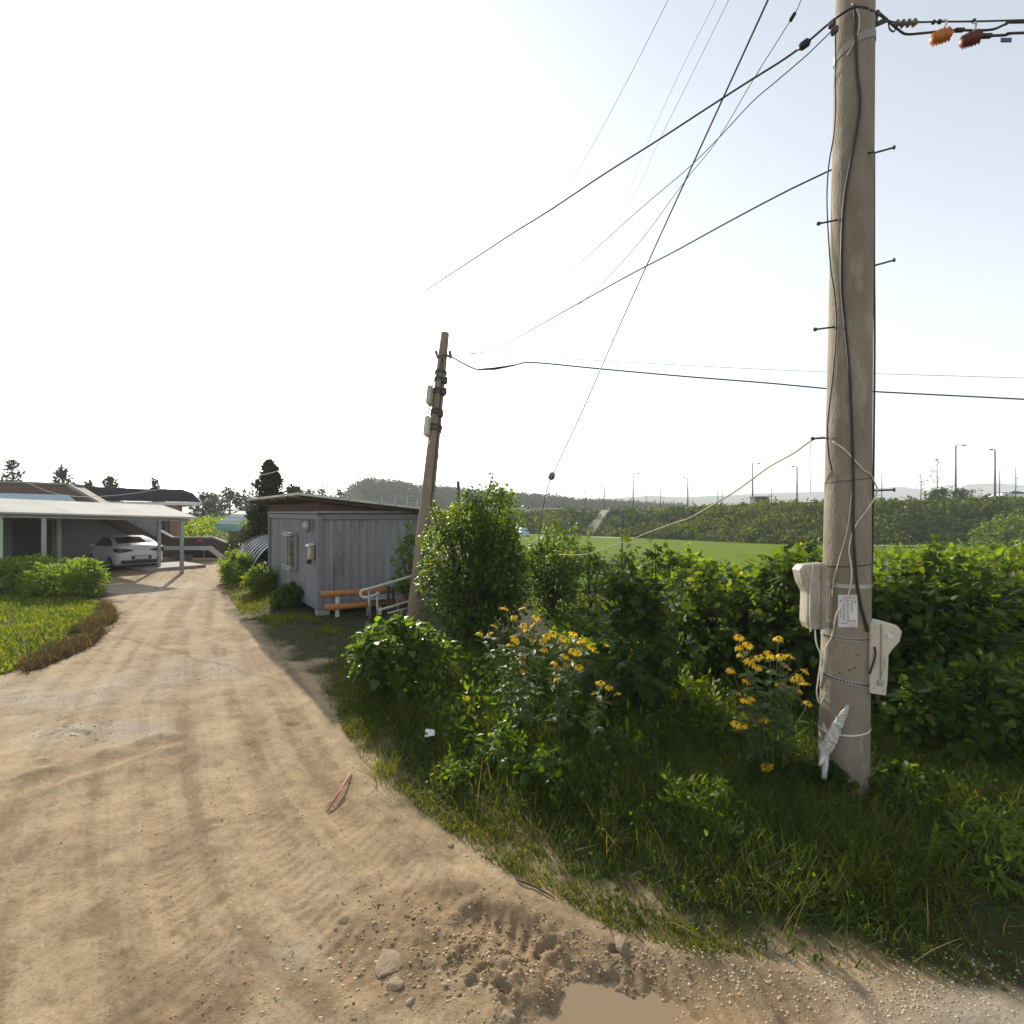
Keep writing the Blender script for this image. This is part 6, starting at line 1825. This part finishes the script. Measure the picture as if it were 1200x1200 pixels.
jit = 1 + rg.uniform(-.25, .25, (N, len(ico_v), 1))
sc3 = gsp[:, 2][:, None, None] * np.stack([rg.uniform(.8, 1.4, N), rg.uniform(.7, 1.2, N), rg.uniform(.4, .7, N)], 1)[:, None, :]
V = np.stack([gsp[:, 0], gsp[:, 1], gzz - gsp[:, 2] * .05], 1)[:, None, :] + ico_v[None] * jit * sc3
F = (ico_f[None] + (np.arange(N) * len(ico_v))[:, None, None]).reshape(-1, 3)
m = leafmat('pebbles', (0.30, 0.235, 0.165), (0.46, 0.39, 0.30), 0.0, 0.85, spec=.2)
tag(np_mesh("gravel", V.reshape(-1, 3), F, m), "loose gravel and pebbles scattered on the dirt road", "gravel", kind='stuff')
clp = []
for (px_, py_, sx_, sy_, n_, a_, b__) in ((585, 1110, 80, 28, 420, .003, .011), (720, 1125, 50, 14, 140, .003, .010), (500, 1065, 50, 16, 150, .003, .009), (240, 1150, 60, 40, 140, .002, .006), (420, 1000, 200, 90, 160, .002, .006), (300, 900, 150, 70, 120, .003, .007), (160, 880, 120, 60, 80, .003, .007)):
    for k in range(n_):
        x, y = rg.normal(px_, sx_), rg.normal(py_, sy_)
        if 700 < y < 1210 and x > -100:
            g = G(x, y); clp.append((g.x, g.y, rg.uniform(a_, b__)))
clp = np.array(clp); N = len(clp); zz_, _, _ = ground_height(clp[:, 0].copy(), clp[:, 1].copy())
V = np.stack([clp[:, 0], clp[:, 1], zz_ + clp[:, 2] * .1], 1)[:, None, :] + ico_v[None] * (1 + rg.uniform(-.35, .35, (N, len(ico_v), 1))) * clp[:, 2][:, None, None] * np.stack([rg.uniform(.8, 1.6, N), rg.uniform(.7, 1.2, N), rg.uniform(.4, .8, N)], 1)[:, None, :]
F = (ico_f[None] + (np.arange(N) * len(ico_v))[:, None, None]).reshape(-1, 3)
tag(np_mesh("clods", V.reshape(-1, 3), F, leafmat('clod', (0.14, 0.095, 0.055), (0.33, 0.25, 0.165), 0.0, 0.95, spec=.1)), "crumbly clods of earth lying on the dirt road", "clods", kind='stuff')
# white paper
g = G(503, 874); mb = MB()
mb.add([(-.055, -.05, .0), (.05, -.06, .012), (.065, .05, .008), (-.03, .065, .02), (0, 0, .022)], [(0, 1, 4), (1, 2, 4), (2, 3, 4), (3, 0, 4)])
o = mb.build("paper_scrap", M['paper']); o.location = (g.x, g.y, gz(g.x, g.y) + .09); o.rotation_euler = (R(10), 0, .3); o.modifiers.new("thick", 'SOLIDIFY').thickness = .002
tag(o, "crumpled white paper scrap lying on the grassy road edge", "paper")
# broken red stick
a = G(412, 906); b_ = G(384, 948); a.z = gz(a.x, a.y) + .02; b_.z = gz(b_.x, b_.y) + .018; mid = a.lerp(b_, .5) + Vector((.01, 0, .012))
stt = thing("broken_stick", "splintered reddish stick lying on the sunlit dirt road", "stick", mid)
mb = MB(); mb.tube([a, mid, b_], [.006, .011, .009], 7); mb.tube([mid + Vector((.02, .0, 0)), b_ + Vector((-.03, .03, 0))], [.007, .003], 6); mb.build("wood", M['red_stick'], stt, True, True)
# twig
a = G(605, 1028); b_ = G(650, 1050); mb = MB(); a.z = gz(a.x, a.y) + .012; b_.z = gz(b_.x, b_.y) + .01
mb.tube([a, a.lerp(b_, .5) + Vector((0, .01, .008)), b_], [.006, .007, .004], 6); tag(mb.build("twig", M['bark']), "dark twig lying on the dirt above the muddy prints", "twig")

# ------------------------------------------------------------------ haze
if HAZE:
    m = bpy.data.materials.new("haze_air"); m.use_nodes = True
    nt = m.node_tree
    nt.nodes.remove(nt.nodes["Principled BSDF"])
    vol = nt.nodes.new("ShaderNodeVolumePrincipled")
    vol.inputs["Color"].default_value = (0.93, 0.96, 1.0, 1)
    vol.inputs["Density"].default_value = 0.0008
    vol.inputs["Anisotropy"].default_value = 0.0
    nt.links.new(vol.outputs[0], nt.nodes["Material Output"].inputs["Volume"])
    mb = MB(); mb.box((0, 0, 28), (6600, 6600, 64))
    o = mb.build("haze", m); o['kind'] = 'stuff'
    o['label'] = "thin summer haze over the fields and hills"; o['category'] = "haze"
